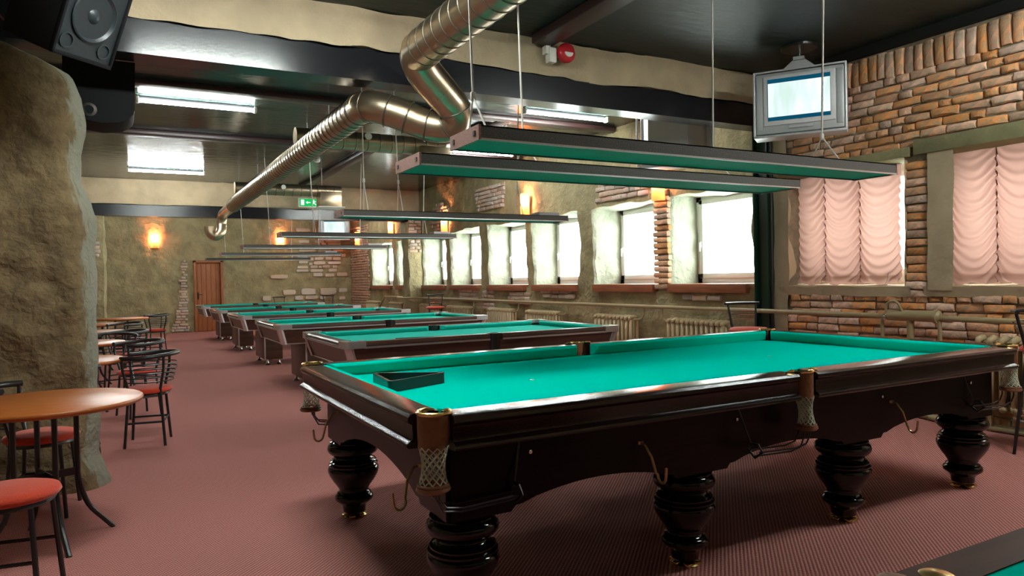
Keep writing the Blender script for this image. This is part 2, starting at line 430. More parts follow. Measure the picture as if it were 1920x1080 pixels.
def bricks(parent, u0, u1, v0, v1, m, pos, rot, inside, L=.235, H=.064, CH=.078, joint=.014, limit=300, cut=.06, stretch=True, key=None, single=False):
    """courses of bricks in a plane; pos(u,v) gives the point, inside(u,v) trims ; returns placed list"""
    cand = []; row = 0; v = v0
    while v < v1-.03:
        hdr = row % 2
        if single:
            o = random.uniform(-.005, .005); cand.append(((u0+u1)/2+o, v+CH/2, (u1-u0)*random.uniform(.98, 1.02))); v += CH; row += 1; continue
        u = u0 - (.06 if hdr else .0) - random.uniform(0, .03)
        while u < u1:
            l = (.112 if (hdr and random.random() < .55) or random.random() < .12 else L)*random.uniform(.93, 1.06)
            c = u+l/2
            a, b = u, u+l
            # trim to the inside region
            for _ in range(8):
                if not inside(a+.01, v+CH/2): a += .03
                if not inside(b-.01, v+CH/2): b -= .03
            if b-a > cut: cand.append(((a+b)/2, v+CH/2+random.uniform(-.004, .004), b-a))
            u += l+joint
        v += CH; row += 1
    if key: cand.sort(key=key)
    me6 = brickset(L, H, m)
    rest = cand[limit:]
    for u, v, l in cand[:limit]:
        p = pos(u, v); off = random.uniform(-.014, .010)
        o = inst('brick', random.choice(me6), m, parent, p, (rot[0]+random.uniform(-.03, .03), rot[1], rot[2]+random.uniform(-.03, .03)), (1, l/L, random.uniform(.92, 1.08)))
        n = Matrix.Rotation(rot[2], 3, 'Z') @ Vector((1, 0, 0)); o.location = Vector(p)+n*off
    if rest:
        bm = BM()
        for u, v, l in rest:
            b2 = BM(); b2.from_mesh(random.choice(me6))
            bmesh.ops.transform(b2, matrix=Matrix.Translation(pos(u, v)) @ Matrix.Rotation(rot[2], 4, 'Z') @ Matrix.Diagonal((1, l/L, 1, 1)), verts=b2.verts)
            t = bpy.data.meshes.new('t'); b2.to_mesh(t); b2.free(); bm.from_mesh(t); bpy.data.meshes.remove(t)
        obj('brickwork', bm, m, parent, kind='stuff')
    return cand

# brick patches and pillar on the far wall
px = lambda x: (lambda u, v: (x, u, v))
nz = lambda u, v, s=0.0: noise.noise(Vector((u*3+s, v*4, s)))
bricks(wr, 7.38, 8.88, 2.44, 2.76, PALEBRICK, px(XW-.035), (0, 0, 0), lambda u, v: 7.42 < u < 8.84, limit=60)
bricks(wr, 7.22, 7.50, 1.14, 2.42, BRICK, px(XW-.05), (0, 0, 0), None, limit=60, L=.27, single=True)
bricks(wr, 11.7, 13.1, 2.68, 3.10, PALEBRICK, px(XW-.05), (0, 0, 0), lambda u, v: 11.75+.15*nz(u, v) < u < 13.05-.35*(3.1-v)+.15*nz(u, v, 3), limit=40)
bricks(wr, 14.2, 15.6, 2.45, 3.05, PALEBRICK, px(XW-.045), (0, 0, 0), lambda u, v: abs(u-14.9)/.7+abs(v-2.75)/.4 < 1.05+.3*nz(u, v), limit=50)
bricks(wr, 20.1, 22.0, 0.05, 3.0, BRICK, px(XW-.06), (0, 0, 0), lambda u, v: 20.22 < u < 21.98, limit=0)
for a, b, c, d in ((9.5, 10.5, .98, 1.1), (10.9, 11.7, .85, 1.1), (13.0, 13.9, .9, 1.1), (12.3, 12.8, .72, 1.08), (6.3, 7.0, 1.0, 1.1)):
    bricks(wr, a, b, c, d, PALEBRICK, px(XW-.035), (0, 0, 0), lambda u, v: a < u < b, limit=20)

# windows 1..8
def window(i, a, b, x=6.84, sill=True):
    w = struct('window_%d' % i)
    f = BM(); y0, y1, z0, z1, t = a-.05, b+.05, 1.18, 2.43, .135
    for q in ((y0, y1, z0, z0+t+.03), (y0, y1, z1-t, z1), (y0, y0+t, z0, z1), (y1-t, y1, z0, z1)):
        box(f, x, x+.07, *q, bev=.008)
    obj('frame', f, UPVC, w, ang=30)
    s = BM(); y0 += .10; y1 -= .10; z0 += .10; z1 -= .10; t = .065
    for q in ((y0, y1, z0, z0+t), (y0, y1, z1-t, z1), (y0, y0+t, z0, z1), (y1-t, y1, z0, z1)):
        box(s, x-.018, x+.03, *q, bev=.006)
    obj('sash', s, UPVC, w, ang=30)
    obj('pane', box(BM(), x+.02, x+.026, y0+t, y1-t, z0+t, z1-t), GLASS, w, smooth=False)
    h = BM(); yy = y1-.03
    box(h, x-.03, x-.017, yy-.014, yy+.014, 1.70, 1.78, bev=.004); box(h, x-.052, x-.038, yy-.01, yy+.01, 1.64, 1.76, bev=.004)
    box(h, x-.045, x-.02, yy-.008, yy+.008, 1.745, 1.76)
    obj('handle', h, UPVC, w)
    if sill:
        obj('sill_board', box(BM(), XW-.075, x+.01, a+.015, b-.015, 1.105, 1.215, bev=.006), SILLWOOD, w, ang=30)
    return w
for i, (a, b) in enumerate(WINS): window(i+1, a, b)
for i, (a, b) in enumerate(BWINS): window(i+9, a, b, 6.84, False)

# ---- near brick wall
wn_ = obj('wall_right', (lambda bm: [box(bm, XW+.012, 6.90, YF, 5.6, 2.46, HC+.2), box(bm, XW+.012, 6.90, YF, 5.6, 0, 1.17)] +
         [box(bm, XW+.012, 6.90, a, b, 1.1, 2.5) for a, b in zip([YF, 2.1, 3.78, 5.38], [.7, 2.35, 4.0, 5.7])] and bm)(BM()), MORTAR, kind='structure')
def opn(u, v):
    if u > 5.34 or u < 1.8: return False
    if v < 1.135: return True
    if v > 2.47: return True
    for a, b in BWINS:
        if a-.02 < u < b+.02: return False
    if v > 2.33: return False
    if 3.60 < u < 4.02 or 1.95 < u < 2.1: return False
    return True
def bkey(c):
    u, v, l = c
    vis = 0 if (u > 2.75 and (v > 2.4 or v > .55)) else 50
    return vis+u
bricks(wn_, 1.9, 5.34, .02, 3.12, BRICK, px(XW-.012), (0, 0, 0), opn, limit=300, key=bkey)
bricks(wn_, 3.79, 4.0, 1.075, 2.34, BRICK, px(XW-.016), (0, 0, 0), None, limit=60, L=.21, single=True)
# soldier course under the ceiling
sm = [brick_mesh(.078, .235, .07, 40+s) for s in range(5)]
for me in sm: me.materials.append(BRICK)
y = 5.30
while y > 1.9:
    inst('soldier_brick', random.choice(sm), BRICK, wn_, (XW-.02+random.uniform(-.012, .008), y, 3.255+random.uniform(-.012, .012)), (random.uniform(-.03, .03), 0, random.uniform(-.04, .04)))
    y -= .09
obj('ceiling_band', box(BM(), XW-.05, XW+.05, YF, 5.5, 3.40, HC), mat('black_band', (.01, .01, .01), .6), wn_)
obj('concrete_lintel', box(BM(), XW-.04, XW+.3, 3.94, 5.42, 2.365, 2.455, bev=.01), CONCRETE, wn_)
obj('concrete_lintel', box(BM(), XW-.05, XW+.3, 2.2, 3.90, 2.37, 2.505, bev=.01), CONCRETE, wn_)
# plastered jambs, sills of the blind windows
for a, b in BWINS:
    bm = BM()
    skin(bm, [(XW+.52, b+.05), (XW+.01, b), (XW-.012, b-.01), (XW-.012, b-.01-.0)], 1.15, 2.42, .06, .06, .03)
    skin(bm, [(XW-.01, b+.0), (XW-.012, b-.15 if b < 5 else b-.02)], 1.15, 2.42, .06, .05, .012) if False else None
    skin(bm, [(XW-.012, a+.01), (XW+.01, a), (XW+.52, a-.03)], 1.15, 2.42, .06, .06, .03)
    obj('plaster_jamb', bm, STUCCOS, wn_)
    bm = BM(); skin(bm, [(XW-.015, 1.09), (XW-.03, 1.185), (XW+.52, 1.2)], a-.05, b+.05, .06, .06, .02, axis='y'); obj('plaster_sill', bm, STUCCOS, wn_)
bm = BM(); skin(bm, [(XW-.03, 3.56), (XW-.03, 3.79)], 1.15, 2.40, .05, .05, .025); obj('plaster_edge', bm, STUCCOS, wn_)
bm = BM(); skin(bm, [(XW-.01, 5.33), (XW-.03, 5.56)], 0, 3.4, .06, .05, .03); obj('plaster_edge', bm, STUCCOS, wn_)

# ---- back wall
wb = obj('wall_back', box(BM(), XL, XW+.5, YB+.06, YB+.3, 0, HC+.2), STUCCO, kind='structure')
bm = BM(); skin(bm, [(XL, YB), (1.78, YB)], 0, HC, .08, .08, .09); skin(bm, [(2.56, YB), (XW+.2, YB)], 0, HC, .08, .08, .09)
skin(bm, [(1.74, YB), (2.6, YB)], 2.03, HC, .08, .08, .06)
obj('stucco_coat', bm, STUCCO, wb)
STN = [(4.63, 5.08, 2.88, 3.0), (4.72, 5.05, 2.54, 2.64), (5.22, 5.49, 2.55, 2.64), (5.53, 6.02, 2.56, 2.66), (5.4, 5.56, 2.49, 2.56), (5.58, 6.02, 2.48, 2.55), (4.71, 5.25, 2.27, 2.35), (5.34, 5.72, 2.27, 2.36), (5.75, 6.09, 2.27, 2.36), (6.0, 6.16, 2.11, 2.23), (5.03, 5.16, 2.01, 2.1), (5.17, 5.46, 2.02, 2.11), (5.5, 5.72, 2.02, 2.13), (5.74, 6.0, 2.01, 2.11), (4.7, 5.0, 1.92, 2.0), (5.14, 5.52, 1.88, 1.99), (5.58, 6.01, 1.89, 1.98), (5.02, 5.12, 1.86, 1.95), (4.65, 5.0, 1.76, 1.86), (5.04, 5.28, 1.77, 1.86), (5.31, 5.4, 1.78, 1.85), (5.41, 5.67, 1.78, 1.87), (5.72, 5.88, 1.77, 1.87), (4.61, 5.0, 1.66, 1.75), (5.04, 5.46, 1.65, 1.75), (5.59, 5.88, 1.65, 1.76), (5.13, 5.43, 1.51, 1.64), (5.48, 5.79, 1.5, 1.61), (5.83, 6.21, 1.51, 1.64), (3.87, 4.4, 1.47, 1.59), (4.21, 4.62, .97, 1.14), (4.75, 5.22, .95, 1.17), (5.32, 5.87, .94, 1.17), (5.91, 6.18, 1.0, 1.15), (4.56, 4.82, .81, .95), (4.87, 5.28, .82, .94), (5.32, 5.5, .81, .93), (5.91, 6.11, .78, .89), (3.63, 3.88, .81, .98), (4.73, 4.99, 2.16, 2.24), (5.05, 5.32, 2.16, 2.24)]
for k, (x0, x1, z0, z1) in enumerate(STN):
    rnd = random.Random(k); bm = BM(); n = 12; cx, cz, hx, hz = (x0+x1)/2, (z0+z1)/2, (x1-x0)/2, (z1-z0)/2
    A, B = [], []
    for j in range(n):
        t = 2*PI*j/n; e = .35
        c, s = math.cos(t), math.sin(t)
        ux = math.copysign(abs(c)**e, c)*hx*rnd.uniform(.9, 1.03); uz = math.copysign(abs(s)**e, s)*hz*rnd.uniform(.85, 1.05)
        A.append(bm.verts.new((ux*.95, -.015, uz*.9))); B.append(bm.verts.new((ux, .05, uz)))
    for j in range(n): bm.faces.new((A[j], A[(j+1) % n], B[(j+1) % n], B[j]))
    bm.faces.new(A)
    o = obj('stone', bm, STONE, wb); o.location = (cx, YB-.055, cz)
bricks(wb, 1.15, 1.66, 0.02, 2.02, PALEBRICK, lambda u, v: (u, YB-.05, v), (0, 0, PI/2), lambda u, v: 1.42-.28*max(0, 1-v/.9)*.9+.09*nz(u, v, 5)+max(0, v-1.6)*.15 < u < 1.62+.05*nz(u, v, 9), limit=120)

# door in the back wall
dr = struct('door_1'); DX0, DX1 = 1.79, 2.55
f = BM(); box(f, DX0-.01, DX0+.06, YB-.10, YB+.1, 0, 2.03, bev=.008); box(f, DX1-.06, DX1+.01, YB-.10, YB+.1, 0, 2.03, bev=.008); box(f, DX0-.01, DX1+.01, YB-.10, YB+.1, 1.965, 2.035, bev=.008)
obj('door_frame', f, DOORWOOD, dr)
npl = 5; wd = (DX1-DX0-.13)/npl
for k in range(npl):
    obj('plank', box(BM(), DX0+.065+k*wd+.003, DX0+.065+(k+1)*wd-.003, YB-.02, YB+.02, .01, 1.96, bev=.005), DOORWOOD, dr)
h = BM(); tube(h, [(DX0+.10, YB-.02, 1.06), (DX0+.10, YB-.07, 1.06), (DX0+.21, YB-.075, 1.06)], .011); box(h, DX0+.08, DX0+.12, YB-.03, YB-.018, .92, 1.12, bev=.004)
obj('door_handle', h, BRASSSOFT, dr)

# ---- beams, headers and columns
def beam(name, x0, x1, y0, z0, z1, depth, n):
    bm = BM()
    box(bm, x0, x1, y0, y0+depth, z0, z0+.022); box(bm, x0, x1, y0+.012, y0+depth-.012, z0+.02, z1-.03)
    box(bm, x0, x1, y0+.03, y0+depth, z1-.032, z1)
    return obj(name, bm, STEEL, kind='structure')
beam('trim_1', -2.6, XW+.05, 5.50, 2.925, 3.185, .22, 1)
beam('trim_2', -2.6, XW+.05, 16.20, 2.745, 3.0, .22, 2)
bm = BM(); skin(bm, [(-2.6, 5.50), (XW+.03, 5.50)], 3.175, HC, .05, .06, .05); skin(bm, [(-2.6, 5.76), (XW+.03, 5.76)], 3.175, HC, .08, .1, .03)
skin(bm, [(-2.6, 5.48), (XW+.03, 5.48)], 0, .001, 1, 1, 0) if False else None
box(bm, -2.6, XW+.05, 5.54, 5.72, 3.17, HC)
obj('trim_3', bm, STUCCOS, kind='structure')
bm = BM(); skin(bm, [(-2.6, 16.18), (XW+.03, 16.18)], 2.99, HC, .05, .08, .05); box(bm, -2.6, XW+.05, 16.22, 16.42, 2.99, HC)
obj('trim_4', bm, STUCCOS, kind='structure')

t = thing('steel_column', 'dark green steel column against the window wall carrying the near beam', 'column', (6.28, 5.60, 0))
bm = BM(); box(bm, -.05, .07, -.10, -.085, 0, 2.925); box(bm, -.05, .07, .085, .10, 0, 2.925); box(bm, .0, .015, -.09, .09, 0, 2.925)
obj('post', bm, STEELG, t)
obj('base_plate', box(BM(), -.07, .07, -.13, .13, 0, .012), STEEL, t)
obj('side_conduit', tube(BM(), [(-.02, -.125, 0.02), (-.02, -.125, 2.92)], .014), BLACK, t)

t = thing('stucco_column', 'rough stucco column projecting from the window wall under the far beam', 'column', (0, 0, 0))
bm = BM(); skin(bm, [(XW+.02, 16.06), (6.0, 16.06), (5.97, 16.09), (5.97, 16.40), (6.0, 16.43), (XW+.02, 16.43)], 0, 2.75, .06, .05, .07)
box(bm, 6.03, XW+.1, 16.1, 16.39, 0, 2.75)
obj('shaft', bm, STUCCO, t)
bricks(t, 6.0, 6.3, 2.0, 2.74, PALEBRICK, lambda u, v: (u, 16.03, v), (0, 0, PI/2), lambda u, v: 6.02 < u < 6.33, limit=30)

# rock pillar at the left
PE = [(0, -.10), (.06, -.12), (.2, -.165), (.31, -.16), (.45, -.15), (.7, -.173), (.83, -.157), (.97, -.16), (1.1, -.162), (1.25, -.15), (1.39, -.143), (1.53, -.16), (1.67, -.148), (1.8, -.145), (1.92, -.18), (2.05, -.223), (2.19, -.22), (2.45, -.183), (2.62, -.21), (2.74, -.262), (2.80, -.36), (2.86, -.50), (2.90, -.60), (2.93, -1.0)]
def pedge(z):
    for (z0, e0), (z1, e1) in zip(PE, PE[1:]):
        if z0 <= z <= z1: return e0+(e1-e0)*(z-z0)/(z1-z0)
    return PE[-1][1]
t = thing('rock_pillar', 'rough brown stone pillar at the left edge, behind the nearest round table', 'pillar', (0, 0, 0))
bm = BM(); rows = []; NZ = 96; ZT = 2.93
for j in range(NZ+1):
    z = ZT*j/NZ; e = pedge(z); row = []
    pth = [(e-1.75, 5.78), (e-.05, 5.78), (e-.01, 5.73), (e, 5.66), (e-.005, 5.58), (e-.03, 5.51), (e-.075, 5.44)]
    k = 34
    pth += [(e-.075-(1.65)*i/k, 5.40) for i in range(1, k+1)]
    for i, (x, y_) in enumerate(pth):
        p = Vector((x, y_, z))
        a = .5 if 1 <= i <= 5 else 1
        d = noise.noise_vector(p*2.6)*.05*a+noise.noise_vector(p*6.5+Vector((3, 1, 2)))*.042*a+noise.noise_vector(p*15)*.016
        d.x *= .35 if i < 7 else 1
        d.z *= .5
        row.append(bm.verts.new(p+d))
    rows.append(row)
for A, B in zip(rows, rows[1:]):
    for i in range(len(A)-1): bm.faces.new((A[i], A[i+1], B[i+1], B[i]))
bm.faces.new(rows[-1])
ro = obj('rock_face', bm, ROCK, t, ang=70)
at_ = ro.data.attributes.new('lit_band', 'FLOAT', 'POINT')
for v_ in ro.data.vertices:
    c = v_.co; e_ = c.x-pedge(max(0, min(2.92, c.z)))+.03*noise.noise(Vector((c.z*5, c.z*1.7, 2)))
    at_.data[v_.index].value = max(0, min(1, (e_+.13)/.12))
# second pillar under the far beam
t = thing('stucco_pillar', 'far stucco pillar seen beside the rough stone pillar, with a brick patch', 'pillar', (0, 0, 0))
bm = BM(); skin(bm, [(-1.6, 16.6), (-.33, 16.6), (-.29, 16.56), (-.28, 16.24), (-.31, 16.2), (-1.6, 16.2)], 0, 2.745, .07, .06, .06)
obj('stucco_face', bm, STUCCO, t)
bricks(t, -.9, -.33, 1.92, 2.28, PALEBRICK, lambda u, v: (u, 16.165, v), (0, 0, PI/2), lambda u, v: -.8 < u < -.36-.1*abs(v-2.1), limit=30)

# ceiling strips
for nm, b in (('trim_5', (3.24, 3.45, -1.0, 5.46, 3.41, HC)), ('trim_6', (3.48, 3.66, 11.2, 16.1, 3.42, HC)), ('trim_7', (4.42, 4.62, 8.4, 11.0, 3.42, HC)), ('trim_8', (-2.6, 6.3, 11.0, 11.2, 3.42, HC)), ('trim_9', (-2.6, 6.3, 8.3, 8.5, 3.43, HC))):
    obj(nm, box(BM(), *b, bev=.01), mat('maroon_black_strip', (.035, .016, .016), .4), kind='structure')

# ------------------------------------------------------------------ big black table
def arc(cx, cy, r, a0, a1, n):
    return [(cx+r*math.cos(math.radians(a0+(a1-a0)*i/n)), cy+r*math.sin(math.radians(a0+(a1-a0)*i/n))) for i in range(n+1)]

def pocket_net(bm, c, r0, r1, z0, z1, lean=(0, 0), n=11, turns=.42, rc=.0028):
    K = 9
    for s in (1, -1):
        for j in range(n):
            pts = []
            for k in range(K+1):
                t = k/K; a = 2*PI*j/n+s*turns*2*PI*t; r = r0+(r1-r0)*t-.012*math.sin(PI*t)
                pts.append((c[0]+lean[0]*t+r*math.cos(a), c[1]+lean[1]*t+r*math.sin(a), z0+(z1-z0)*t))
            tube(bm, pts, rc, 4, caps=False)

def leather_drop(bm, c, r, a0, a1, ztop, zb, zmid):
    n = 14; th = .010
    for sgn in (0,):
        top, bot, topi, boti = [], [], [], []
        for i in range(n+1):
            t = i/n; a = math.radians(a0+(a1-a0)*t); k = abs(2*t-1)
            zz = zb+(zmid-zb)*(k**2.2); w = r*(1.0+.05*math.sin(PI*t))
            top.append(bm.verts.new((c[0]+r*math.cos(a), c[1]+r*math.sin(a), ztop)))
            bot.append(bm.verts.new((c[0]+w*.96*math.cos(a), c[1]+w*.96*math.sin(a), zz)))
            topi.append(bm.verts.new((c[0]+(r-th)*math.cos(a), c[1]+(r-th)*math.sin(a), ztop)))
            boti.append(bm.verts.new((c[0]+(w*.96-th)*math.cos(a), c[1]+(w*.96-th)*math.sin(a), zz)))
        for i in range(n):
            bm.faces.new((top[i], top[i+1], bot[i+1], bot[i])); bm.faces.new((topi[i+1], topi[i], boti[i], boti[i+1]))
            bm.faces.new((top[i+1], top[i], topi[i], topi[i+1])); bm.faces.new((bot[i], bot[i+1], boti[i+1], boti[i]))
        bm.faces.new((top[0], bot[0], boti[0], topi[0])); bm.faces.new((top[-1], topi[-1], boti[-1], bot[-1]))

LEGPROF = [(.062, .0), (.066, .032), (.072, .042), (.088, .056), (.104, .068), (.108, .080), (.103, .094), (.090, .102), (.094, .108), (.082, .116), (.080, .124),
           (.092, .145), (.116, .178), (.134, .208), (.142, .232), (.141, .250), (.133, .258), (.137, .264), (.137, .270), (.126, .276), (.130, .282), (.129, .287), (.118, .292), (.121, .298), (.110, .304), (.106, .314),
           (.112, .322), (.130, .333), (.141, .348), (.143, .362), (.138, .378), (.124, .390), (.129, .395), (.128, .400), (.113, .407), (.117, .413), (.100, .420), (.103, .427), (.084, .436), (.078, .45), (.078, .475)]

def big_table(name, label, cat, loc, HX=1.944, HY=.99, legs=True, full=True):
    T = thing(name, label, cat, loc)
    ZR, ZC = .86, .785
    NX, NY = HX-.165, HY-.165      # cushion nose
    px_, py_ = HX-.085, HY-.085     # pocket centres
    # cloth bed with pocket notches
    def bed_poly():
        k = .075; m = .05
        X, Y = HX-.11, HY-.11
        P = [(-X+k+.05, -Y), (-m-.02, -Y), (-m*.6, -Y+.03), (m*.6, -Y+.03), (m+.02, -Y), (X-k-.05, -Y), (X-k, -Y+k), (X, -Y+k+.05)]
        P += [(X, Y-k-.05), (X-k, Y-k), (X-k-.05, Y), (m+.02, Y), (m*.6, Y-.03), (-m*.6, Y-.03), (-m-.02, Y), (-X+k+.05, Y), (-X+k, Y-k), (-X, Y-k-.05), (-X, -Y+k+.05), (-X+k, -Y+k)]
        return P
    obj('bed_cloth', prism(BM(), bed_poly(), 'z', ZC-.03, ZC), CLOTH, T, ang=30)
    # cushions
    prof = [(.115, ZR-.002), (.135, ZR-.001), (.160, ZR-.008), (.166, ZR-.016), (.163, ZR-.026), (.135, ZC+.002), (.115, ZC+.002)]
    def cushion(a, b, side):
        bm = BM(); A, B = [], []
        for d, z in prof:
            m = (d-.115)*.75
            for lst, t in ((A, a+m), (B, b-m)):
                lst.append(bm.verts.new({'S': (t, -HY+d, z), 'N': (t, HY-d, z), 'W': (-HX+d, t, z), 'E': (HX-d, t, z)}[side]))
        n = len(prof); bm.faces.new(A); bm.faces.new(B)
        for i in range(n): bm.faces.new((A[i], A[(i+1) % n], B[(i+1) % n], B[i]))
        obj('cushion', bm, CLOTH, T, ang=35)
    for s in 'SN':
        cushion(-HX+.15, -.055, s); cushion(.055, HX-.15, s)
    for s in 'WE': cushion(-HY+.15, HY-.15, s)
    # wooden rails, rounded outer lip and lower ledge
    rp = [(.118, ZR), (.03, ZR), (.012, ZR-.004), (.002, ZR-.014), (0, ZR-.026), (.006, ZR-.036), (.016, ZR-.042), (.018, .775), (.016, .765), (.006, .760), (-.004, .752), (-.006, .744), (.0, .736), (.05, .733), (.118, .733)]
    def rail(a, b, side):
        bm = BM(); A, B = [], []
        for d, z in rp:
            for lst, t in ((A, a), (B, b)):
                lst.append(bm.verts.new({'S': (t, -HY+d, z), 'N': (t, HY-d, z), 'W': (-HX+d, t, z), 'E': (HX-d, t, z)}[side]))
        n = len(rp); bm.faces.new(A); bm.faces.new(B)
        for i in range(n): bm.faces.new((A[i], A[(i+1) % n], B[(i+1) % n], B[i]))
        obj('rail', bm, RAILWOOD, T, ang=30)
    for s in 'SN':
        rail(-HX+.125, -.062, s); rail(.062, HX-.125, s)
    for s in 'WE': rail(-HY+.125, HY-.125, s)
    # apron panels with arches
    ax, ay = HX-.16, HY-.14
    lx = [-HX+.2584+i*(2*HX-.5168)/3 for i in range(4)]; ly = HY-.247
    def arches(ks, lo, hi, e):
        # list of leg positions ks along the panel -> bottom outline
        pts = []
        for a, b in zip(ks, ks[1:]):
            pts += [(a+.10, lo), (a+.15, lo), (a+.17, lo+.022), (a+.20, lo+.024)]
            w = b-a-.40
            for i in range(1, 12): pts.append((a+.20+w*i/12, lo+.024+(hi-lo-.024)*math.sin(PI*i/12)**.75))
            pts += [(b-.20, lo+.024), (b-.17, lo+.022), (b-.15, lo), (b-.10, lo)]
        return [(-e, lo)]+pts+[(e, lo)]
    for sy in (-1, 1):
        o = arches(lx, .442, .515, ax)+[(ax, .735), (-ax, .735)]
        obj('apron', prism(BM(), o, 'y', sy*ay-.015, sy*ay+.015), DARKWOOD, T, ang=25)
    for sx in (-1, 1):
        o = arches([-ly, ly], .442, .56, ay)+[(ay, .735), (-ay, .735)]
        obj('apron', prism(BM(), o, 'x', sx*ax-.015, sx*ax+.015), DARKWOOD, T, ang=25)
    obj('slate_frame', box(BM(), -ax+.02, ax-.02, -ay+.02, ay-.02, .66, .755), DARKWOOD, T)
    # legs
    bm = BM(); lathe(bm, LEGPROF, 32, (0, 0, .030)); box(bm, -.10, .10, -.10, .10, .475, .70, bev=.008)
    lm = obj('leg', bm, LEGWOOD, T, ang=50)
    bm = BM(); lathe(bm, [(.066, 0), (.070, .006), (.060, .013), (.03, .018), (.024, .034)], 20)
    for k in range(6):
        a = k*PI/3; box(bm, -.016, .016, -.016, .016, .002, .017, bev=.004, mtx=Matrix.Translation((.055*math.cos(a), .055*math.sin(a), 0)))
    ft = obj('caster_foot', bm, BRASS, lm)
    first = True
    for sy in (-1, 1):
        for x in lx:
            if first: lm.location = (x, sy*ly, 0); first = False
            else:
                c = lm.copy(); COL.objects.link(c); c.location = (x, sy*ly, 0)
                d = ft.copy(); COL.objects.link(d); d.parent = c
    # pockets
    def pocket(c, ang, r, kind):
        a0, a1 = (ang-98, ang+98) if kind == 'corner' else (ang-90, ang+90)
        bm = BM(); leather_drop(bm, c, r, a0, a1, ZR+.002, .728, .80)
        lp = obj('pocket_leather', bm, LEATHER, T, ang=60)
        bm = BM(); q = arc(c[0], c[1], r-.002, a0, a1, 16)
        v = Vector((math.cos(math.radians(ang)), math.sin(math.radians(ang))))
        e0 = Vector(q[0])-Vector(q[1]); e1 = Vector(q[-1])-Vector(q[-2])
        t0 = Vector(q[0])-v*.04; t1 = Vector(q[-1])-v*.04
        pts = [(*p, ZR+.004) for p in q]
        tube(bm, pts, .0075, 8)
        for s, p in ((-1, q[0]), (1, q[-1])):
            if kind == 'corner':
                d = Vector((-math.copysign(1, c[0]), 0)) if abs(p[1]-c[1]) > abs(p[0]-c[0]) else Vector((0, -math.copysign(1, c[1])))
            else: d = Vector((math.copysign(1, p[0]-c[0]), 0))
            e = Vector(p)+d*.055
            tube(bm, [(p[0], p[1], ZR+.004), (p[0]+d.x*.02, p[1]+d.y*.02, ZR+.005), (e.x, e.y, ZR+.003)], [.0075, .011, .006], 8)
        obj('pocket_iron', bm, BRASS, T)
        ln = (v.x*.012, v.y*.012); cc = (c[0]+v.x*.012, c[1]+v.y*.012)
        bm = BM(); pocket_net(bm, cc, r-.008, r-.012, .748, .615, ln)
        obj('pocket_net', bm, NET, T)
        bm = BM(); q = [(cc[0]+ln[0]+(r-.010)*math.cos(2*PI*i/18), cc[1]+ln[1]+(r-.010)*math.sin(2*PI*i/18)) for i in range(18)]
        tube(bm, [(*p, .600) for p in q], .0105, 6, closed=True); tube(bm, [(*p, .613) for p in q], .006, 6, closed=True)
        obj('net_ring', bm, LEATHER, T)
        # ball rack of three black rails
        bm = BM(); s = -1 if c[0] > .1 else 1
        x0 = cc[0]; L_ = .33
        if abs(c[0]) < .1: s = -1
        for dy, dz in ((-.032, .0), (.0, -.022), (.032, .0)):
            tube(bm, [(x0, cc[1]+dy, .595), (x0+s*.003, cc[1]+dy, .565+dz*.3), (x0+s*.03, cc[1]+dy, .530+dz), (x0+s*.10, cc[1]+dy, .518+dz), (x0+s*L_, cc[1]+dy*.9, .528+dz)], .0042, 6)
        xe = x0+s*L_
        tube(bm, [(xe, cc[1]-.042, .53), (xe, cc[1], .498), (xe, cc[1]+.042, .53), (xe, cc[1]+.02, .56), (xe, cc[1]-.02, .56)], .006, 6, closed=True)
        tube(bm, [(xe, cc[1]-math.copysign(.02, c[1]), .55), (xe+s*.05, cc[1]-math.copysign(.06, c[1]), .735)], .006, 6)
        obj('ball_rack', bm, BLACK, T)
    for sx in (-1, 1):
        for sy in (-1, 1):
            pocket((sx*px_, sy*py_), math.degrees(math.atan2(sy, sx)), .062, 'corner')
    for sy in (-1, 1): pocket((0, sy*(HY-.045)), 90*sy, .052, 'mid')
    # brass cue hooks
    def hook(p, d, s):
        bm = BM(); x, y, z = p; dx, dy = d; ox, oy = -dy*s, dx*s
        pts = [(x, y, z), (x+dx*.03, y+dy*.03, z-.005), (x+dx*.06+ox*.01, y+dy*.06+oy*.01, z-.05), (x+dx*.075+ox*.02, y+dy*.075+oy*.02, z-.115)]
        for i in range(7):
            a = PI*i/6; pts.append((x+dx*(.10-.025*math.cos(a))+ox*.03, y+dy*(.10-.025*math.cos(a))+oy*.03, z-.125-.028*math.sin(a)))
        pts.append((x+dx*.128+ox*.03, y+dy*.128+oy*.03, z-.085))
        tube(bm, pts, .0055, 8); lathe(bm, [(.013, -.006), (.013, .006)], 12, (x, y, z))
        obj('cue_hook', bm, OLDBRASS, T)
    hook((-ax-.015, -ly+.14, .60), (-1, 0), 1); hook((-ax-.015, ly-.12, .62), (-1, 0), -1)
    hook((-.91, -ay-.015, .625), (0, -1), 1); hook((.80, -ay-.015, .625), (0, -1), 1)
    for x in (-1.45, -.35, .72, 1.55):
        b = obj('bolt', lathe(BM(), [(.0, 0), (.008, .002), (.008, .008), (.0, .011)], 10, (0, 0, 0), False, False), CHROME, T); b.location = (x, -ay-.015, .66); b.rotation_euler = (PI/2, 0, 0)
    return T
TB = big_table('russian_billiard_table', 'large black lacquered billiard table with green cloth and net pockets in the foreground', 'billiard table', (2.8155, 3.2424, 0))
t = tag(obj('rack_triangle', BM(), BLACK), 'black wooden ball triangle lying on the cloth of the foreground table', 'triangle')
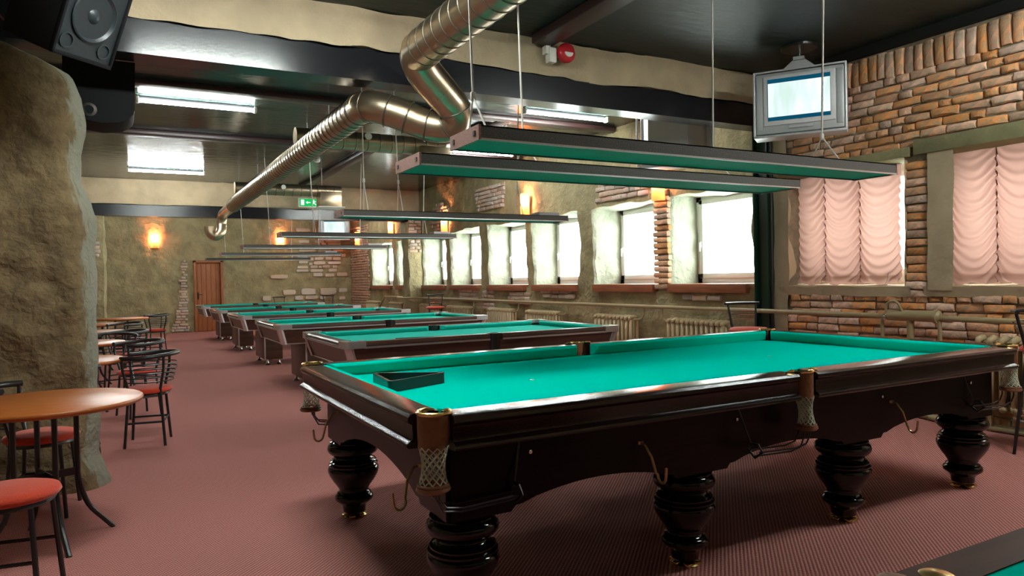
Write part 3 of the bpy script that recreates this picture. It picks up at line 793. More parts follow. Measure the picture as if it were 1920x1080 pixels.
# triangle frame, wood strips joined at rounded corners
tp = [(1.16, 3.70), (1.50, 3.475), (1.125, 3.315)]
bm = BM(); cxy = (sum(p[0] for p in tp)/3, sum(p[1] for p in tp)/3)
def inset(p, k): return (p[0]+(cxy[0]-p[0])*k, p[1]+(cxy[1]-p[1])*k)
def rounded(tp, k):
    out = []
    for i in range(3):
        p = Vector(inset(tp[i], k)); a = Vector(inset(tp[i-1], k)); b = Vector(inset(tp[(i+1) % 3], k))
        pa = p+(a-p).normalized()*.035; pb = p+(b-p).normalized()*.035
        for j in range(5):
            s = j/4; out.append(tuple(pa*(1-s)**2+p*2*s*(1-s)+pb*s*s))
    return out
O, I = rounded(tp, 0), rounded(tp, .13); n = len(O)
V = [[bm.verts.new((*p, z)) for p in L] for L in (O, I) for z in (.786, .842)]
for i in range(n):
    j = (i+1) % n
    bm.faces.new((V[0][i], V[0][j], V[1][j], V[1][i])); bm.faces.new((V[2][j], V[2][i], V[3][i], V[3][j]))
    bm.faces.new((V[1][i], V[1][j], V[3][j], V[3][i])); bm.faces.new((V[0][j], V[0][i], V[2][i], V[2][j]))
bmesh.ops.recalc_face_normals(bm, faces=bm.faces); bm.to_mesh(t.data); bm.free()
bm = BM(); lathe(bm, [(.012, .786), (.012, .7875)], 16, (1.91, 3.285, 0))
o = obj('spot', bm, mat('white_spot', (.8, .8, .75), .8), TB); o.matrix_parent_inverse = Matrix.Translation((-2.8155, -3.2424, 0))
bm = BM(); lathe(bm, [(.012, .786), (.012, .7875)], 16, (3.72, 3.285, 0))
o = obj('spot', bm, mat('faint_spot', (.25, .6, .5), .8), TB); o.matrix_parent_inverse = Matrix.Translation((-2.8155, -3.2424, 0))

# corner of another table at the lower right of the photo
MATTRAIL = mat('worn_mahogany_rail', (.055, .018, .010), .5, col2=(.035, .011, .007), vscale=9, stretch=(1, 5, 5), spec=.25)
def corner_table():
    T = thing('billiard_table', 'dark wooden billiard table rail with green cloth at the bottom right corner', 'billiard table', (0, 0, 0))
    x0, y1, ZR = -.86, .688, .86
    x1, y0 = 2.9, -1.3
    cx = .92
    for a, b in ((x0+.13, cx-.06), (cx+.06, x1-.13)):
        bm = BM(); pr = [(-.08, ZR), (-.004, ZR), (0, ZR-.004), (0, ZR-.02), (-.012, ZR-.045), (-.012, .76), (.004, .752), (0, .735), (-.08, .735)]
        prism(bm, [(y1+d, z) for d, z in pr], 'x', a, b); obj('rail', bm, MATTRAIL, T, ang=30)
        bm = BM(); prism(bm, [(y1-.08, ZR-.002), (y1-.13, ZR-.008), (y1-.135, ZR-.02), (y1-.10, .787), (y1-.08, .787)], 'x', a+.02, b-.02); obj('cushion', bm, CLOTH, T, ang=30)
    obj('bed_cloth', box(BM(), x0+.11, x1-.11, y0+.11, y1-.105, .755, .785), CLOTH, T)
    obj('apron', box(BM(), x0+.15, x1-.15, y0+.14, y1-.14, .45, .735), DARKWOOD, T)
    for a, b, c, d in ((x0, x0+.1, y0+.13, y1-.13), (x1-.1, x1, y0+.13, y1-.13), (x0+.13, x1-.13, y0, y0+.1)):
        obj('rail', box(BM(), a, b, c, d, .735, ZR, bev=.012), RAILWOOD, T)
    bm = BM(); lathe(bm, LEGPROF, 28, (0, 0, .03)); box(bm, -.1, .1, -.1, .1, .475, .7)
    lm = obj('leg', bm, LEGWOOD, T, ang=50); lm.location = (x0+.3, y1-.3, 0)
    for p in ((x1-.3, y1-.3), (x0+.3, y0+.3), (x1-.3, y0+.3), (cx, y1-.3), (cx, y0+.3)):
        c = lm.copy(); COL.objects.link(c); c.location = (*p, 0)
    bm = BM(); q = arc(.92, .618, .050, 0, 180, 14); tube(bm, [(*p, ZR+.002) for p in q], .008, 8)
    obj('pocket_iron', bm, BRASS, T)
    for nm, p, m_ in (('brass_boss', (1.080, .640), BRASS), ('leather_boss', (1.012, .662), LEATHER)):
        obj(nm, lathe(BM(), [(.0, 0), (.024, .0), (.025, .004), (.018, .007), (0, .008)], 20, (*p, ZR+.001), False, False), m_, T)
    bm = BM(); leather_drop(bm, (.92, .62), .052, 0, 180, ZR, .74, .8); obj('pocket_leather', bm, LEATHER, T)
    bm = BM(); pocket_net(bm, (.92, .62), .045, .04, .75, .62); obj('pocket_net', bm, NET, T)
corner_table()

# ------------------------------------------------------------------ pool tables in the row
def pool_table(loc, label, group):
    T = thing('pool_table', label, 'pool table', loc, 0, group)
    L, Wd, Z = 2.82, 1.586, .83       # local origin = near left corner on the floor
    RW = .125
    # bodies
    bot = .60; ins = .065
    def panel(side, m):
        if side == 'S': P = [(.03, .03, .775), (L-.03, .03, .775), (L-.03-ins, .03+.05, bot), (.03+ins, .03+.05, bot)]; n = (0, .02, 0)
        if side == 'N': P = [(.03, Wd-.03, .775), (L-.03, Wd-.03, .775), (L-.03-ins, Wd-.08, bot), (.03+ins, Wd-.08, bot)]; n = (0, -.02, 0)
        if side == 'W': P = [(.03, .03, .775), (.03, Wd-.03, .775), (.03+ins, Wd-.08, bot), (.03+ins, .08, bot)]; n = (.02, 0, 0)
        if side == 'E': P = [(L-.03, .03, .775), (L-.03, Wd-.03, .775), (L-.03-ins, Wd-.08, bot), (L-.03-ins, .08, bot)]; n = (-.02, 0, 0)
        bm = BM(); A = [bm.verts.new(p) for p in P]; B = [bm.verts.new(Vector(p)+Vector(n)) for p in P]
        bm.faces.new(A); bm.faces.new(B)
        for i in range(4): bm.faces.new((A[i], A[(i+1) % 4], B[(i+1) % 4], B[i]))
        p = obj('body_panel', bm, m, T, ang=30)
        bm = BM(); tube(bm, [Vector(P[3])-Vector(n)*.15, Vector(P[2])-Vector(n)*.15], .008, 6); obj('edge_trim', bm, ALU, p)
    for s in 'SN': panel(s, BROWNPANEL)
    for s in 'WE': panel(s, GREYPANEL if True else BROWNPANEL)
    obj('underframe', box(BM(), .12, L-.12, .13, Wd-.13, bot+.01, .76), BLACK, T)
    # rails
    def rail(side, a, b):
        pr = [(0.012, .785), (.004, .80), (.006, .818), (.02, Z), (RW-.03, Z), (RW-.03, .785)]
        bm = BM()
        if side in 'SN': prism(bm, [((d if side == 'S' else Wd-d), z) for d, z in pr], 'x', a, b)
        else: prism(bm, [((d if side == 'W' else L-d), z) for d, z in pr], 'y', a, b)
        r = obj('rail', bm, BROWNPANEL, T, ang=25)
        bm = BM(); y = .008
        if side in 'SN': box(bm, a, b, (y if side == 'S' else Wd-y)-.006, (y if side == 'S' else Wd-y)+.006, .772, .788)
        else: box(bm, (y if side == 'W' else L-y)-.006, (y if side == 'W' else L-y)+.006, a, b, .772, .788)
        obj('trim_strip', bm, ALU, r)
        bm = BM(); d0, d1 = RW-.03, RW+.022
        pc = [(d0, Z-.002), (d1-.012, Z-.006), (d1, Z-.014), (d1-.004, Z-.024), (d0+.02, .782), (d0, .782)]
        A, B = [], []
        for d, z in pc:
            m = (d-d0)*.9
            for lst, t in ((A, a+.0+m), (B, b-m)):
                lst.append(bm.verts.new({'S': (t, d, z), 'N': (t, Wd-d, z), 'W': (d, t, z), 'E': (L-d, t, z)}[side]))
        n = len(pc); bm.faces.new(A); bm.faces.new(B)
        for i in range(n): bm.faces.new((A[i], A[(i+1) % n], B[(i+1) % n], B[i]))
        obj('cushion', bm, CLOTHP, T, ang=30)
    for s in 'SN': rail(s, .17, L/2-.065); rail(s, L/2+.065, L-.17)
    for s in 'WE': rail(s, .17, Wd-.17)
    k = .11
    bed = [(RW-.01+k, RW-.01), (L/2-.06, RW-.01), (L/2-.03, RW+.02), (L/2+.03, RW+.02), (L/2+.06, RW-.01), (L-RW+.01-k, RW-.01), (L-RW+.01, RW-.01+k), (L-RW+.01, Wd-RW+.01-k), (L-RW+.01-k, Wd-RW+.01), (L/2+.06, Wd-RW+.01), (L/2+.03, Wd-RW-.02), (L/2-.03, Wd-RW-.02), (L/2-.06, Wd-RW+.01), (RW-.01+k, Wd-RW+.01), (RW-.01, Wd-RW+.01-k), (RW-.01, RW-.01+k)]
    obj('bed_cloth', prism(BM(), bed, 'z', .75, .78), CLOTHP, T, ang=30)
    # cast corners with posts, side castings
    for sx in (0, 1):
        for sy in (0, 1):
            def mp(p): return (L-p[0] if sx else p[0], Wd-p[1] if sy else p[1])
            ol = [(0.0, .05), (.012, .02), (.03, .006), (.06, 0), (.185, 0), (.185, .095), (.15, .10)]+[(.105+.052*math.cos(math.radians(a)), .105+.052*math.sin(math.radians(a))) for a in (-10, -50, -95, -135, -170, -220, -260)][0:7]+[(.10, .15), (.095, .185), (0, .185)]
            bm = BM(); prism(bm, [mp(p) for p in ol], 'z', .775, Z+.006); c = obj('corner_casting', bm, ALU, T, ang=35)
            bm = BM(); pb = [mp(p) for p in ((.012, .06), (.02, .025), (.06, .015), (.085, .03), (.03, .085))]; pbt = [mp((p[0]+ins, p[1]+.05)) for p in ((.0, .045), (.008, .01), (.045, .0), (.07, .015), (.015, .07))]
            A = [bm.verts.new((*p, .778)) for p in pb]; B = [bm.verts.new((*p, bot-.004)) for p in pbt]
            bm.faces.new(A); bm.faces.new(B)
            for i in range(5): bm.faces.new((A[i], A[(i+1) % 5], B[(i+1) % 5], B[i]))
            obj('corner_post', bm, ALU, T, ang=20)
            bm = BM(); lathe(bm, [(.05, .68), (.058, .80)], 16, (*mp((.12, .12)), 0), False, True); obj('pocket_liner', bm, BLACK, T)
    for y_, s in ((RW-.075, 1), (Wd-RW+.075, -1)):
        bm = BM(); lathe(bm, [(.05, .68), (.06, .815), (.062, Z+.004), (.045, Z+.004), (.04, .80)], 18, (L/2, y_+.01*s, 0), False, True); obj('pocket_liner', bm, BLACK, T)
    # pedestal legs with levelling feet
    for x0 in (.42, L-.42-.28):
        lg = obj('leg', box(BM(), x0, x0+.28, .36, 1.28, .095, bot+.02, bev=.004), BROWNPANEL, T, ang=30)
        obj('leg_corner', box(BM(), x0-.006, x0+.012, .352, .372, .09, bot), ALU, lg)
        for yy in (.42, 1.22):
            for xx in (x0+.05, x0+.23):
                bm = BM(); lathe(bm, [(.045, 0), (.047, .008), (.03, .022), (.02, .035), (.02, .10)], 14, (xx, yy, 0)); obj('levelling_foot', bm, CHROME, lg)
    return T
def cue(p0, p1, r0=.0145, r1=.0065, label='', group=None):
    a, b = Vector(p0), Vector(p1); d = b-a
    T = thing('cue', label, 'cue', p0, 0, group)
    def seg(nm, s, e, m):
        ra = r0+(r1-r0)*s; rb = r0+(r1-r0)*e
        obj(nm, tube(BM(), [d*s, d*e], [ra, rb], 10), m, T)
    seg('butt', 0, .42, BLACK); seg('shaft', .42, .985, mat('maple_cue_shaft', (.62, .40, .22), .3)) if 'CUESHAFT' not in globals() else seg('shaft', .42, .985, CUESHAFT)
    seg('ferrule', .985, .995, WHITEP); seg('tip', .995, 1.0, BLACK)
    return T
CUESHAFT = mat('maple_cue_shaft', (.66, .45, .27), .3)
TX = 1.583
TY = [5.767, 8.706, 11.683, 14.622, 17.684]
TLAB = ['first pool table behind the black billiard table, chrome corners, two cues on it',
        'second pool table behind the black billiard table, one cue on its cloth',
        'third pool table of the row, middle one of the five brown pool tables',
        'fourth pool table of the row, second from the back wall',
        'last pool table of the row, nearest the wooden door']
T0 = pool_table((TX, TY[0], 0), TLAB[0], None)
for y_, lb in zip(TY[1:], TLAB[1:]):
    dup(T0, (TX, y_, 0), 0, lb)
ZC = .78
cue((2.17, TY[0]+.42, ZC+.016), (3.62, TY[0]+.30, ZC+.012), label='upper cue of two on the first pool table, black butt to the left')
cue((2.28, TY[0]+.33, ZC+.016), (3.72, TY[0]+.20, ZC+.012), label='lower cue of two on the first pool table, nearer the rail')
cue((2.14, TY[1]+.48, ZC+.016), (3.58, TY[1]+.40, ZC+.012), label='single cue lying on the second pool table')
cue((2.30, TY[2]+.45, ZC+.016), (3.70, TY[2]+.36, ZC+.012), label='single cue lying on the third pool table')

# ------------------------------------------------------------------ table lamps (long unlit trough lamps)
def trough(loc, label, L, Wd, cords, ztop=HC, side=None, splits=True, zk=.30):
    T = thing('trough_lamp', label, 'lamp', loc)
    H = .062
    bm = BM()
    for y in (0, Wd-.012): box(bm, 0, L, y, y+.012, 0, H)
    box(bm, 0, L, 0, Wd, H-.006, H); obj('shade', bm, LAMPSIDE, T, smooth=False)
    for x in (-.006, L-.006):
        e = obj('end_cap', box(BM(), x, x+.012, -.002, Wd+.002, -.002, H+.002), LAMPEND, T, smooth=False)
        for yy in (.04, Wd-.04): obj('screw', box(BM(), (x-.004) if x < 1 else x+.010, (x+.003) if x < 1 else x+.016, yy-.010, yy+.010, .02, .042), BLACK, e)
    obj('grille', box(BM(), .008, L-.008, .012, Wd-.012, .006, .014), GRILLE, T, smooth=False)
    obj('rim', box(BM(), 0, L, -.002, .003, -.003, .006), ALU, T, smooth=False)
    for x, lean in cords:
        bm = BM(); top = ztop-loc[2]
        yc = Wd/2
        tube(bm, [(x+lean, yc, top), (x, yc, H+zk)], .006, 5)
        tube(bm, [(x, yc, H+zk), (x, .03, H)], .0045, 5); tube(bm, [(x, yc, H+zk), (x+.03, Wd-.03, H)], .0045, 5)
        box(bm, x-.012, x+.012, yc-.008, yc+.008, H+zk-.02, H+zk+.02, bev=.004)
        obj('cord', bm, ROPE, T)
    return T
trough((1.362, 2.745, 1.932), 'nearest long trough lamp over the foreground billiard table', 2.905, .30, [(.045, -.03), (2.40, .05)], zk=.16)
trough((1.37, 3.46, 1.932), 'second long trough lamp over the foreground table, farther and lower looking of the two', 2.89, .36, [(.72, -.03), (2.23, .02)], zk=.16)
LL = [('trough lamp with reddish left end over the first pool table', 1.825, 6.58, 1.948), ('trough lamp over the second pool table', 1.84, 9.60, 1.942),
      ('trough lamp over the third pool table', 1.80, 12.63, 1.932), ('trough lamp over the fourth pool table', 1.82, 15.85, 1.932), ('trough lamp over the last pool table, farthest of the row', 1.815, 18.75, 1.922)]
lt = None
for lb, x, y, z in LL:
    t = trough((x, y, z), lb, 2.50, .30, [(.25, .0), (.60, -.03), (1.95, .05)] if y < 8 else [(.45, -.05), (2.05, .05)])
    obj('junction_box', box(BM(), 2.18, 2.44, .08, .24, .062, .10), SILVER, t)

# ------------------------------------------------------------------ fluorescent ceiling lights
def fluo(x0, x1, y, label, z=3.425):
    T = thing('fluorescent_light', label, 'ceiling light', (0, 0, 0))
    obj('housing', box(BM(), x0+.02, x1-.02, y+.02, y+.10, z+.03, HC, bev=.008), DARKPL, T)
    obj('tube', tube(BM(), [(x0, y, z), (x1, y, z)], .018, 10), TUBE, T)
    for x in (x0, x1): obj('lamp_holder', box(BM(), x-.015, x+.015, y-.02, y+.06, z-.02, z+.05, bev=.005), WHITEP, T)
fluo(.20, 1.47, 9.06, 'lit white tube light on the ceiling beyond the black beam, upper left')
fluo(.14, 1.41, 14.57, 'lit white tube light on the ceiling nearer the back wall, lower left')
fluo(4.51, 5.78, 7.78, 'lit white tube light on the ceiling by the window wall')
fluo(4.62, 5.89, 10.62, 'lit white tube light showing as a thin strip between the two nearest trough lamps')
fluo(.14, 1.41, 19.4, 'lit tube light of the farthest bay, hidden behind the far beam, left')
fluo(4.51, 5.78, 18.9, 'lit tube light of the farthest bay, hidden behind the far beam, right')
for y_, w_ in ((3.40, 'nearer the viewer'), (3.62, 'nearer the beam')):
    fluo(.17, 1.44, y_, 'lit tube light on the near ceiling above the foreground table, '+w_)
fluo(4.5, 5.77, 1.45, 'tube light added out of view to brighten the brick wall, first of a pair')  # this pair is added above the view to brighten the bricks
fluo(4.5, 5.77, 1.2, 'tube light added out of view to brighten the brick wall, second of a pair')

# ------------------------------------------------------------------ wall sconces
def sconce(p, wall, label):
    T = thing('wall_sconce', label, 'wall lamp', p, 0 if wall == 'back' else -PI/2)
    bm = BM(); n = 10; R_ = .11
    r0, r1 = [], []
    for i in range(n+1):
        a = PI+PI*i/n; x, y = R_*math.cos(a), .9*R_*math.sin(a)
        r0.append(bm.verts.new((x, y, -.20))); r1.append(bm.verts.new((x*.97, y*.97, .20)))
    for i in range(n): bm.faces.new((r0[i], r0[i+1], r1[i+1], r1[i]))
    obj('shade', bm, SHADE, T, recalc=False)
    obj('back_plate', box(BM(), -.06, .06, -.008, .02, -.12, .12, bev=.004), BRASS, T)
    bm = BM(); lathe(bm, [(.0, -.07), (.028, -.05), (.034, -.01), (.024, .035), (.014, .06), (.014, .09)], 12, (0, -.05, 0)); obj('bulb', bm, BULB, T)
    l = bpy.data.lights.new('sconce_bulb', 'POINT'); l.energy = SCONCE_W; l.color = (1, .33, .14); l.shadow_soft_size = .035
    o = bpy.data.objects.new('sconce_bulb', l); COL.objects.link(o); o.parent = T; o.location = (0, -.05, .07)
BULB = emis('sconce_bulb_glow', (1, .62, .3), 9)
sconce((.82, YB-.05, 2.58), 'back', 'glowing orange wall sconce alone on the left of the back wall')
sconce((4.18, YB-.05, 2.58), 'back', 'glowing orange wall sconce on the back wall left of the bare stones')
sconce((XW-.07, 21.05, 2.62), 'right', 'glowing orange sconce on the brick corner strip, farthest on the window wall')
sconce((XW-.05, 18.06, 2.70), 'right', 'glowing orange sconce between the two farthest windows')
sconce((XW-.05, 14.50, 2.58), 'right', 'glowing orange sconce on the window wall, third from the brick corner')
sconce((XW-.05, 10.91, 2.62), 'right', 'glowing orange sconce beside the pale brick patch, tall and nearly whole')
sconce((XW-.05, 7.36, 2.52), 'right', 'glowing orange sconce above the brick pier nearest the beam')

# ------------------------------------------------------------------ ducts
def ring_tube(bm, pts, r):
    tube(bm, pts, r, 28)
def bez(pts, n):
    """smooth polyline through control points (Catmull-Rom)"""
    P = [Vector(p) for p in pts]; P = [P[0]*2-P[1]]+P+[P[-1]*2-P[-2]]; out = []
    for i in range(1, len(P)-2):
        for k in range(n):
            t = k/n; a, b, c, d = P[i-1], P[i], P[i+1], P[i+2]
            out.append(.5*((2*b)+(c-a)*t+(2*a-5*b+4*c-d)*t*t+(3*b-a-3*c+d)*t**3))
    out.append(P[-2]); return out
def seams(T, pts, r, step, hw=.006):
    acc = 0; P = [Vector(p) for p in pts]; Z = Vector((0, 0, 1))
    bm = tube(BM(), [(0, 0, -hw), (0, 0, -hw*.5), (0, 0, hw*.5), (0, 0, hw)], [r+.0005, r+.005, r+.005, r+.0005], 28, caps=False)
    me = bpy.data.meshes.new('seam_ring'); bm.to_mesh(me); bm.free(); me.materials.append(SEAM); me.polygons.foreach_set('use_smooth', [True]*len(me.polygons))
    for a, b in zip(P, P[1:]):
        L = (b-a).length; d = (b-a).normalized(); s = step-acc
        while s < L:
            inst('seam_ring', me, SEAM, T, a+d*s, Z.rotation_difference(d).to_euler()); s += step
        acc = (acc+L) % step
T = thing('ventilation_duct', 'long round metal duct running from the near ceiling under the beam to the far room', 'duct', (0, 0, 0))
near = [(2.02, -1.2, 3.06), (2.015, 2.0, 3.06), (2.01, 5.06, 3.06)]
obj('duct_section', tube(BM(), near, .142, 32), DUCTM, T)
seams(T, [(2.018, 1.0, 3.06), (2.01, 5.05, 3.06)], .142, .145)
elb = bez([(2.01, 4.98, 3.06), (2.03, 5.12, 3.045), (2.10, 5.18, 2.95), (2.26, 5.20, 2.80), (2.36, 5.21, 2.70), (2.39, 5.26, 2.62), (2.33, 5.34, 2.575), (2.20, 5.42, 2.60), (2.03, 5.50, 2.675), (1.88, 5.58, 2.735), (1.80, 5.68, 2.765), (1.785, 5.85, 2.775)], 4)
obj('duct_elbow', tube(BM(), elb, [.142]*10+[.142-.016*i/10 for i in range(10)]+[.126]*(len(elb)-20), 28), DUCTM, T)
seams(T, elb[4:], .134, .17)
far = [(1.785, 5.75, 2.775), (1.79, 10.0, 2.775), (1.82, 13.9, 2.775)]
obj('duct_section', tube(BM(), far, .125, 28), DUCTM, T)
seams(T, far, .125, .13)
obj('duct_section', tube(BM(), bez([(1.82, 13.7, 2.775), (1.83, 14.6, 2.775), (1.845, 15.45, 2.775), (1.84, 15.68, 2.74), (1.83, 15.75, 2.60), (1.82, 15.72, 2.46), (1.77, 15.70, 2.36), (1.68, 15.70, 2.33), (1.60, 15.70, 2.40), (1.585, 15.7, 2.52)], 4), .098, 24), DUCTM, T)
def branch(y, z, x1, label, boxat):
    T = thing('branch_duct', label, 'duct', (0, 0, 0)); r = .108
    obj('pipe', tube(BM(), [(1.80, y, z), (x1, y, z)], r, 28), DUCTM, T)
    seams(T, [(1.9, y, z), (x1-.02, y, z)], r, .15)
    bm = BM(); box(bm, boxat, boxat+.40, y-.16, y+.16, z-.30, z-.02, bev=.006); obj('diffuser_box', bm, DUCTM, T)
    obj('diffuser_plate', box(BM(), boxat-.05, boxat+.45, y-.21, y+.21, z-.315, z-.298), WHITEP, T)
    bm = BM(); tube(bm, [(2.60, y-.10, z+.02), (2.60, y-.24, z+.02)], .020, 8); obj('damper_arm', bm, BLACK, T)
    bm = BM(); lathe(bm, [(.0, 0), (.042, .002), (.042, .014), (.0, .018)], 14, (0, 0, 0), False, False); k = obj('damper_cap', bm, WHITEP, T); k.location = (2.60, y-.24, z+.02); k.rotation_euler = (PI/2, 0, 0)
    for x in (2.2, x1-.35): obj('hanger', tube(BM(), [(x, y, z+r), (x, y, HC)], .008, 5), SILVER, T)
branch(8.45, 3.03, 3.66, 'nearer branch duct crossing from the long duct toward the windows', 3.30)
branch(13.5, 3.05, 3.70, 'farther branch duct with boxed outlet above the green exit sign', 3.28)

# ------------------------------------------------------------------ exit sign
T = thing('exit_sign', 'green and white emergency exit sign with arrow under the branch duct', 'sign', (3.64, 15.9, 3.09))
obj('housing', box(BM(), -.225, .225, -.02, .03, -.105, .105, bev=.02), WHITEP, T)
obj('panel', box(BM(), -.19, .19, -.026, -.018, -.075, .085), GREENSIGN, T, smooth=False)
bm = BM(); box(bm, -.165, -.095, -.031, -.025, -.055, .065); obj('door_symbol', bm, WHITESIGN, T, smooth=False)
bm = BM(); prism(bm, [(-.06, .005), (-.02, .04), (-.02, .015), (.04, .015), (.04, -.005), (-.02, -.005), (-.02, -.03)], 'y', -.031, -.025); obj('arrow_symbol', bm, WHITESIGN, T, smooth=False)
bm = BM(); man = [((.115, .055), (.118, .058), .015), ((.11, .04), (.115, -.005), .013), ((.115, -.005), (.085, -.03), .009), ((.085, -.03), (.075, -.055), .008), ((.115, -.005), (.145, -.025), .009), ((.145, -.025), (.165, -.05), .008), ((.11, .035), (.08, .02), .007), ((.08, .02), (.07, .035), .006), ((.115, .035), (.145, .02), .007), ((.145, .02), (.16, .035), .006)]
for a, b, r in man:
    d = (Vector(b)-Vector(a)).normalized(); n_ = Vector((-d.y, d.x))*r; a, b = Vector(a)-d*r*.4, Vector(b)+d*r*.4
    prism(bm, [tuple(a+n_), tuple(a-n_), tuple(b-n_), tuple(b+n_)], 'y', -.031, -.025)
obj('running_figure', bm, WHITESIGN, T, smooth=False)
obj('hanger', tube(BM(), [(0, .0, .10), (0, 0, HC-3.09)], .008, 6), SILVER, T)

# ------------------------------------------------------------------ televisions
def tv(loc, rz, label, screen=True, tilt=0.0, S=1.0, mount=True, name='television'):
    T = thing(name, label, 'television', loc, rz)
    w, h = .39*S, .29*S                      # half sizes of the casing; faces -y
    bm = BM(); box(bm, -w, w, -.02, .10, -h, h, bev=.012); obj('casing', bm, SILVER, T, ang=30)
    bm = BM()
    P = [(-w+.04, .10, -h+.03), (w-.04, .10, -h+.03), (w-.04, .10, h-.03), (-w+.04, .10, h-.03)]; Q = [(-w*.55, .42*S, -h*.5), (w*.55, .42*S, -h*.5), (w*.55, .42*S, h*.6), (-w*.55, .42*S, h*.6)]
    A = [bm.verts.new(p) for p in P]; B = [bm.verts.new(p) for p in Q]; bm.faces.new(A); bm.faces.new(B)
    for i in range(4): bm.faces.new((A[i], A[(i+1) % 4], B[(i+1) % 4], B[i]))
    obj('tube_housing', bm, SILVER, T, ang=20)
    obj('bezel', (lambda bm: [box(bm, -w+.075, w-.075, -.034, -.018, -h+.075, h-.03, bev=.008)] and bm)(BM()), mat('light_bezel', (.55, .55, .55), .45) if 'BEZ' not in globals() else BEZ, T)
    for s in (-1, 1): obj('speaker_strip', box(BM(), s*(w-.038)-.026, s*(w-.038)+.026, -.026, -.018, -h+.04, h-.03, bev=.004), SILVER, T)
    obj('control_panel', box(BM(), -.09, .12, -.036, -.028, -h+.035, -h+.06, bev=.002), SILVER, T)
    sc = obj('screen', box(BM(), -w+.115, w-.115, -.040, -.030, -h+.12, h-.065), SCRBAR, T, smooth=False)
    obj('picture', box(BM(), -w+.118, w-.118, -.043, -.039, -h+.155, h-.105), SCREEN, sc, smooth=False)
    if mount:
        bm = BM()
        for s in (-1, 1):
            tube(bm, [(s*(w+.012), -.01, -h-.01), (s*(w+.012), -.01, h+.02)], .012, 8); tube(bm, [(s*(w+.012), .20, -h-.01), (s*(w+.012), .20, h+.02)], .012, 8)
        box(bm, -w-.02, w+.02, -.02, .22, -h-.03, -h-.008, bev=.004); box(bm, -w-.02, w+.02, -.02, .22, h+.008, h+.026, bev=.004)
        obj('mount_frame', bm, SILVER, T)
        bm = BM(); prism(bm, [(-.17, h+.02), (.17, h+.02), (.05, h+.12), (-.05, h+.12)], 'y', .06, .09); box(bm, -.05, .05, .03, .12, h+.11, h+.14)
        obj('yoke', bm, SILVER, T)
        top = HC-loc[2]
        obj('mount_pole', tube(BM(), [(0, .075, h+.12), (0, .075, top)], .022, 10), CHROME, T)
        bm = BM(); lathe(bm, [(.16, top-.03), (.165, top-.02), (.165, top)], 24, (0, .075, 0)); pl = obj('ceiling_plate', bm, BLACK, T)
    return T
BEZ = mat('light_bezel', (.55, .55, .55), .45)
tv((5.66, 4.60, 2.955), math.radians(-55), 'silver television with lit picture hanging from the near ceiling by the brick wall')
tv((5.80, 6.45, 2.93), math.radians(125), 'dark television seen from behind, hanging just beyond the near beam', S=1.05)
tv((5.55, 21.0, 2.92), math.radians(-18), 'far television with pale lit screen hanging by the back wall stones', S=1.05)
l = bpy.data.lights.new('tv_glow', 'AREA') if False else None

# ------------------------------------------------------------------ loudspeakers
T = thing('loudspeaker', 'grey faced loudspeaker with round cone tilted down from the near ceiling, upper left', 'speaker', (-.1654, 4.70, 2.6209))
T.rotation_mode = 'XYZ'
T.matrix_world = Matrix.Translation((-.1654, 4.70, 2.6209)) @ Matrix.Rotation(.8466, 4, 'Z') @ Matrix.Rotation(.4271, 4, 'X') @ Matrix.Rotation(-.0356, 4, 'Y')
bm = BM(); box(bm, -.205, .205, .015, .36, -.012, .66, bev=.012); obj('cabinet', bm, DARKPL, T, ang=30)
bm = BM(); box(bm, -.205, .205, -.006, .02, -.012, .012, bev=.004); box(bm, -.205, -.188, -.006, .02, -.012, .66, bev=.004); box(bm, .188, .205, -.006, .02, -.012, .66, bev=.004); box(bm, -.205, .205, -.006, .02, .64, .66, bev=.004)
obj('front_frame', bm, DARKPL, T)
obj('baffle', box(BM(), -.19, .19, .008, .016, .01, .645), SPKGREY, T, smooth=False)
bm = BM(); lathe(bm, [(.145, .0), (.148, .008), (.14, .012), (.135, .006), (.10, -.02), (.055, -.035)], 36, (0, 0, 0), False, False); o = obj('woofer_cone', bm, SPKCONE, T); o.rotation_euler = (PI/2, 0, 0); o.location = (0, .006, .245)
bm = BM(); lathe(bm, [(.055, -.03), (.05, -.012), (.035, .004), (.015, .012), (0, .014)], 28, (0, 0, 0), False, False); o = obj('dust_cap', bm, SPKCONE, T); o.rotation_euler = (PI/2, 0, 0); o.location = (0, .006, .245)
for x in (-.13, .125):
    bm = BM(); lathe(bm, [(.044, 0), (.044, .006), (.038, .006), (.036, -.02)], 24, (0, 0, 0), False, False); o = obj('port_ring', bm, SPKCONE, T); o.rotation_euler = (PI/2, 0, 0); o.location = (x, .006, .075)
bm = BM(); lathe(bm, [(.05, 0), (.05, .008), (.02, -.01)], 24, (0, 0, 0), False, True); o = obj('tweeter', bm, SPKCONE, T); o.rotation_euler = (PI/2, 0, 0); o.location = (0, .006, .51)
obj('bracket', tube(BM(), [(0, .2, .6), (0, .30, .92)], .02, 8), BLACK, T)
T = thing('dark_speaker', 'black rounded bass speaker box hanging behind the tilted loudspeaker', 'speaker', (-.10, 6.05, 2.57))
prof = [(-.24, .44), (-.24, .05)]+[(-.24+.06-.06*math.cos(a), .05-.05*math.sin(a)) for a in (.5, 1.0, 1.5)]+[(0, -.03)]+[(.12, -.015), (.17, .01), (.205, .05), (.215, .09)]+[(.225, .44)]
bm = BM(); prism(bm, prof, 'y', 0, .4); obj('cabinet', bm, DARKPL, T, ang=40)
bm = BM(); lathe(bm, [(.045, .0), (.05, .006), (.03, .008), (.028, -.002)], 20, (0, 0, 0), False, False); o = obj('port_ring', bm, BRASSSOFT, T); o.rotation_euler = (PI/2, 0, 0); o.location = (-.08, -.002, .06)
obj('hanger', box(BM(), -.1, .1, .1, .3, .43, HC-2.57), BLACK, T)
